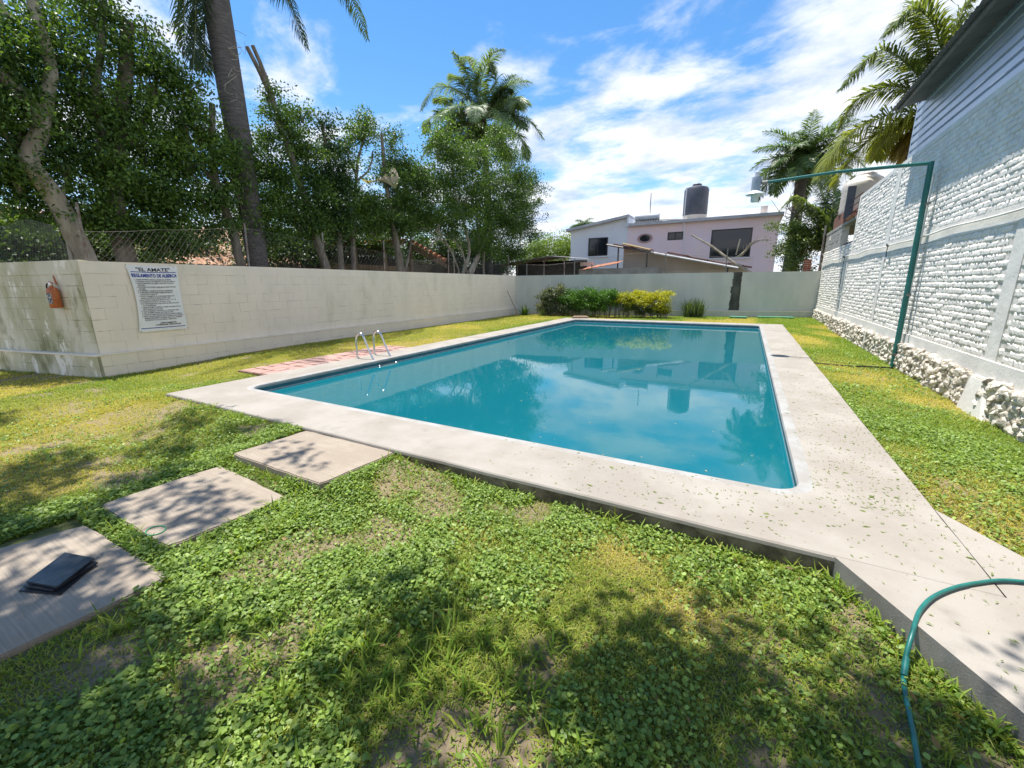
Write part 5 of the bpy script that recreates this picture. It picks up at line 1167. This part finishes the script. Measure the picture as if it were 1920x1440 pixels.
def bare(x, y):
    b = sstep(fbm(x, y, .55, 21), .57, .70)*.85
    b = np.maximum(b, .9*np.exp(-(((x-.45)/.35)**2+((y-1.75)/.45)**2))*sstep(fbm(x, y, .25, 24), .30, .55))
    b = np.maximum(b, .95*np.exp(-(((x+2.2)/.45)**2+((y-.45)/.32)**2))*sstep(fbm(x, y, .22, 26), .28, .5))
    b = np.maximum(b, .7*np.exp(-(((x+6.6)/1.6)**2+((y-1.8)/.5)**2))*sstep(fbm(x, y, .3, 28), .45, .6))
    b = np.maximum(b, .95*np.exp(-(((x-.62)/.12)**2+((y-2.3)/.3)**2)))
    return np.clip(b, 0, 1)
def scatter(x0, x1, y0, y1, dens):
    n = int((x1-x0)*(y1-y0)*dens); x = RNG.uniform(x0, x1, n); y = RNG.uniform(y0, y1, n); k = ~blocked(x, y) & visible(x, y); return x[k], y[k]
GREEN = np.array((.12,.22,.025)); GREEN2 = np.array((.25,.36,.045)); YEL = np.array((.50,.47,.06)); STRAW = np.array((.56,.44,.20))
def blades(parts, h, w, lean, name):
    V, Fc, Cc = [], [], []; o = 0
    for x, y, sc in parts:
        n = len(x); z = ground_z(x, y); yl = yellow(x, y); az = RNG.uniform(0, 2*PI, n); ln = np.clip(RNG.normal(lean, .25, n), .05, 1.45)
        hh_ = h*sc*RNG.uniform(.5, 1.25, n)*(1-.45*yl); B = np.stack([x, y, z-.004], 1)
        dh = np.stack([np.cos(az), np.sin(az), np.zeros(n)], 1); s = np.stack([-np.sin(az), np.cos(az), np.zeros(n)], 1)*(w*sc*RNG.uniform(.6,1.3,n))[:, None]/2
        up = np.array([0,0,1.]); M1 = B + (dh*np.sin(ln*.6)[:, None] + up*np.cos(ln*.6)[:, None])*hh_[:, None]*.55
        T1 = M1 + (dh*np.sin(ln*1.15)[:, None] + up*np.cos(ln*1.15)[:, None])*hh_[:, None]*.5
        V.append(np.stack([B-s*.7, B+s*.7, M1+s, M1-s, T1], 1).reshape(-1, 3)); i0 = np.arange(n)[:, None]*5+o; o += 5*n
        Fc.append(np.concatenate([i0+[[0,1,2]], i0+[[0,2,3]], i0+[[3,2,4]]]))
        t = RNG.random((n, 1)); g = GREEN*(1-t)+GREEN2*t; t2 = (RNG.random((n, 1))**1.5); yc = YEL*(1-t2)+STRAW*t2
        q = np.clip(yl + RNG.normal(0, .22, n), 0, 1)[:, None]; c = g*(1-q)+yc*q; Cc.append(np.repeat(c*RNG.uniform(.8,1.15,(n,1)), 5, axis=0))
    o_ = np_mesh(name, np.concatenate(V), np.concatenate(Fc), M_['grass'], None, cols=np.concatenate(Cc)); return o_
def thin(x, y, f): k = RNG.random(len(x)) < f; return x[k], y[k]
gb_ = bare(_gfix[0][:,0], _gfix[0][:,1])[:, None]; gy_ = yellow(_gfix[0][:,0], _gfix[0][:,1])[:, None]
gc = (np.array((.085,.10,.025))*(1-gy_)+np.array((.24,.19,.075))*gy_)*(1-gb_) + np.array((.27,.20,.135))*gb_
tag(np_mesh('ground', _gfix[0], _gfix[1], M_['soil'], smooth=True, cols=gc), kind='structure')
parts = []
for (x0, x1, y0, y1, dn, sc) in ((-4.4,1.6,-.2,2.75,21000,.8), (-7.6,-4.4,-.2,3.0,9000,1.0), (-10.4,-7.1,-.5,6,4200,1.3), (-14,-10.2,-1,2.9,2600,1.5), (-10.6,-7.1,6,12,2600,1.6), (-10.8,-7.0,12,19.6,1500,2.1), (1.1,2.65,2.6,6,9500,1.0), (1.2,2.65,6,11,5000,1.3), (1.2,2.65,11,22.6,2400,1.9), (-10.8,1.3,17.8,22.2,1600,2.1), (-5,1.6,-1.2,-.2,1500,1.2)):
    x, y = scatter(x0, x1, y0, y1, dn); b = bare(x, y)*(.9 if y1 < 7 else .3); k = RNG.random(len(x)) > b; parts.append((x[k], y[k], sc))
g = blades(parts, .048, .0062, 1.05, 'lawn_grass'); tag(g, 'short green and yellowed lawn grass around the pool', 'grass', kind='stuff')
# broad leaf ground cover
def cover(x, y):
    m = sstep(fbm(x, y, .8, 41), .34, .52)*(.35+.65*sstep(fbm(x, y, .16, 47), .36, .52))
    m = m*(1-.85*yellow(x, y)**1.2)*(1-bare(x, y)); m = m*(1-.8*sstep(x, -.7, .2)*(y < 3)*sstep(-y, -2.5, -2.1)); return m
C_, D_, N_, L_, Cc_ = [], [], [], [], []
for (x0, x1, y0, y1, dn, sz) in ((-4.4,1.2,-.2,2.7,17500,.0195), (-8,-4.4,-.2,3,4200,.023), (1.2,2.65,2.6,7,10000,.022), (1.2,2.65,7,12,2000,.035), (-4.4,-2.0,.0,1.6,3800,.029)):
    x, y = scatter(x0, x1, y0, y1, dn); k = RNG.random(len(x)) < cover(x, y); x, y = x[k], y[k]; n = len(x)
    z = ground_z(x, y) + .006 + .045*RNG.random(n)**1.3*(.4+fbm(x, y, .3, 44)); az = RNG.uniform(0, 2*PI, n); el = RNG.normal(.10, .38, n)
    C_.append(np.stack([x, y, z], 1)); D_.append(np.stack([np.cos(az)*np.cos(el), np.sin(az)*np.cos(el), np.sin(el)], 1)); N_.append(unit(np.array([0,0,1.])+RNG.normal(size=(n,3))*.3))
    L_.append(sz*RNG.uniform(.42, 1.4, n)); t = RNG.random((n,1)); Cc_.append((np.array((.14,.24,.045))*(1-t)+np.array((.34,.46,.10))*t)*RNG.uniform(.65,1.2,(n,1)))
L_ = np.concatenate(L_)
g = leaf_mesh('ground_cover', np.concatenate(C_), np.concatenate(D_), np.concatenate(N_), L_, L_*.80, np.concatenate(Cc_), None, M_['weed'], hexa=True)
tag(g, 'small round leaved weeds spreading through the foreground lawn', 'ground cover', kind='stuff')
# coarser grass tufts in the foreground
tx, ty = [], []
cl_ = [(RNG.uniform(-3.6,.9), RNG.uniform(.1,2.3)) for _ in range(60)] + [(RNG.normal(-.9,.35), RNG.normal(1.15,.22)) for _ in range(120)] + [(RNG.normal(-1.6,.4), RNG.normal(.75,.2)) for _ in range(50)] + [(RNG.uniform(-2.7,.5), 2.52+RNG.normal(0,.03)) for _ in range(40)] + [(-2.62+RNG.normal(0,.05), RNG.uniform(.7,2.5)) for _ in range(25)] + [(RNG.uniform(-4.2,-2.8), 1.79+RNG.normal(0,.03)) for _ in range(22)] + [(RNG.uniform(-4.1,-2.8), .86+RNG.normal(0,.03)) for _ in range(18)] + [(-2.9+RNG.normal(0,.04), RNG.uniform(.9,1.8)) for _ in range(18)] + [(RNG.uniform(-7,-4.1), 2.5+RNG.normal(0,.04)) for _ in range(26)] + [(.60+t*.42-.05, 2.55-t*.74) for t in RNG.random(34)]
for a_, b_ in cl_: k = RNG.integers(4, 9); tx.append(a_+RNG.normal(0,.018,k)); ty.append(b_+RNG.normal(0,.018,k))
tx, ty = np.concatenate(tx), np.concatenate(ty); k = ~blocked(tx, ty); _y = yellow; yellow = lambda x, y: _y(x, y)*.15
g = blades([(tx[k], ty[k], 1.)], .115, .0085, 1.0, 'grass_tufts'); yellow = _y
tag(g, 'longer broad bladed grass tufts in the foreground and along the slab edges', 'grass', kind='stuff')
# clippings on the deck, leaves on the water
n = 2500; t = RNG.random(n)**.7; x = RNG.uniform(-2.6, 2.0, n); y = RNG.uniform(1.0, 3.3, n)
x2 = RNG.uniform(.55, 1.2, 1500); y2 = 3.3+RNG.random(1500)**1.6*9; x = np.concatenate([x, x2, RNG.uniform(-6.9,.4,260), RNG.uniform(-4,-2.7,80)]); y = np.concatenate([y, y2, RNG.uniform(2.62,3.25,260), RNG.uniform(1.9,2.5,80)])
on = ((x > PX0+.03) & (x < PX1-.02) & (y > PY0+.03) & (y < PY1) & ~((x > IX0-.02) & (x < IX1+.02) & (y > IY0-.02))) | ((y < 3.4) & (x > .60 + (2.6-y)*.575) & (x < 1.16 + (3.46-y)*.58) & (x > .6) & (y > .95)) | ((x < -2.7) & (y < 2.5))
dens_ = sstep(x, -2.6, .6)*.9+.1; on &= RNG.random(len(x)) < dens_
x, y = x[on], y[on]; n = len(x); az = RNG.normal(.5, .8, n); Ln = RNG.uniform(.008,.03,n)*(1+1.2*(RNG.random(n) < .04))
g = leaf_mesh('grass_clippings', np.stack([x, y, np.where((x < -2.7) & (y < 2.59), .127, DZ)+.002+.003*RNG.random(n)], 1), unit(np.stack([np.cos(az), np.sin(az), RNG.normal(0,.04,n)], 1)), unit(np.array([0,0,1.])+RNG.normal(size=(n,3))*.15), Ln, Ln*RNG.uniform(.16,.4,n), (np.array((.14,.22,.05))+RNG.random((n,1))*np.array((.16,.14,.08))), None, M_['grass'])
tag(g, 'scattered cut grass bits on the concrete deck', 'clippings', kind='stuff')
n = 150; x = IX0+.1+(IX1-IX0-.2)*RNG.random(n); y = IY0+.1+12.5*RNG.random(n)**1.5; az = RNG.uniform(0,6.28,n); Ln = RNG.uniform(.012,.035,n)
g = leaf_mesh('floating_debris', np.stack([x, y, np.full(n, WZ+.003)], 1), np.stack([np.cos(az), np.sin(az), 0*az], 1), np.tile([0,0,1.],(n,1)), Ln, Ln*.6, np.full((n,3),.5)*np.array((.9,.9,.7)), None, M_['grass'])
tag(g, 'small pale leaf bits floating on the pool water', 'debris', kind='stuff')

# ------------------------------------------------------------------ tree over the camera: its crown is out of view and shades the foreground
sh_t = empty('shade_tree', (-2.5,-2.2,0), 'tree behind the photographer whose crown shades the near lawn', 'tree')
MB().tube([(-2.5,-2.6,-.4),(-2.4,-2.4,2.5),(-2.2,-1.6,4.4)], [.24,.2,.14], 12).build('trunk', M_['bark'], sh_t, smooth=True)
bl = []
for gx_, gy_, rx_, ry_ in ((-2.9,.10,.6,.3),(-2.0,.35,.6,.30),(.35,1.35,.35,.3),(.75,1.6,.3,.35),(.0,.75,.35,.3),(-2.6,-.35,.8,.75),(-1.75,.2,.6,.55),(-.75,.30,.45,.45),(.3,.85,.5,.5),(.9,.9,.5,.5),(-3.3,-.4,.6,.6),(-.5,1.2,.35,.3),(.05,1.55,.25,.22),(-1.15,1.1,.22,.32),(1.5,.3,.8,.8),(0,-.5,1.6,.9),(-2,-1.2,1.6,.9),(.55,1.75,.16,.2)):
    zc_ = random.uniform(4.9,5.6); bl.append(((gx_-.25*zc_, gy_+.085*zc_, zc_), (rx_, ry_, .40), 1.0))
crown(sh_t, bl, 520, .105, spread=.12, clump=14)
sh2 = empty('shade_tree', (-9,-1.5,0), 'tree left of the photographer whose crown shades the left lawn', 'tree')
MB().tube([(-9,-1.5,-.4),(-8.8,-1.2,3),(-8.6,-.5,6)], [.24,.2,.12], 12).build('trunk', M_['bark'], sh2, smooth=True)
bl = []
for gx_, gy_, rx_, ry_ in ((-4.6,.95,.75,.35),(-5.6,1.0,.6,.3),(-5.2,1.75,.45,.16),(-5.9,2.15,.5,.12),(-4.7,2.25,.4,.10),(-4.2,1.45,.35,.22),(-3.4,1.3,.4,.25),(-3.5,.5,.6,.4),(-5,.2,1.2,.7),(-7.6,.75,.6,.35),(-8.3,.9,.5,.3),(-3.3,2.1,.25,.06),(-7,-.1,1.3,.6)):
    zc_ = random.uniform(6.6,7.3); bl.append(((gx_-.25*zc_, gy_+.085*zc_, zc_), (rx_, ry_, .35), 1.0))
crown(sh2, bl, 330, .105, spread=.10, clump=14)

# dry fallen leaves over the near lawn
x = RNG.uniform(-4.4, 1.0, 420); y = RNG.uniform(.0, 2.6, 420); k = ~blocked(x, y) & (RNG.random(420) < .35+.6*sstep(x, -.8, .6)); x, y = x[k], y[k]; n = len(x); az = RNG.uniform(0, 6.28, n)
Ln = RNG.uniform(.02, .045, n)
g = leaf_mesh('leaf_litter', np.stack([x, y, ground_z(x, y)+.028+.02*RNG.random(n)], 1), unit(np.stack([np.cos(az), np.sin(az), RNG.normal(0,.3,n)], 1)), unit(np.array([0,0,1.])+RNG.normal(size=(n,3))*.5), Ln, Ln*.45, np.array((.28,.19,.08))*RNG.uniform(.5,1.4,(n,1)), None, M_['grass'], hexa=True)
tag(g, 'dry brown fallen leaves lying on the near lawn', 'leaf litter', kind='stuff')

tr_ = smooth_path([(2.50,10.0,.05),(2.1,9.80,.075),(1.7,9.62,.09),(1.24,9.49,.125)], 4)
tag(MB().tube(tr_, .014, 6).build('ground_cable', M_['black']), 'thin dark cable lying in the grass from the green pole to the deck', 'cable')
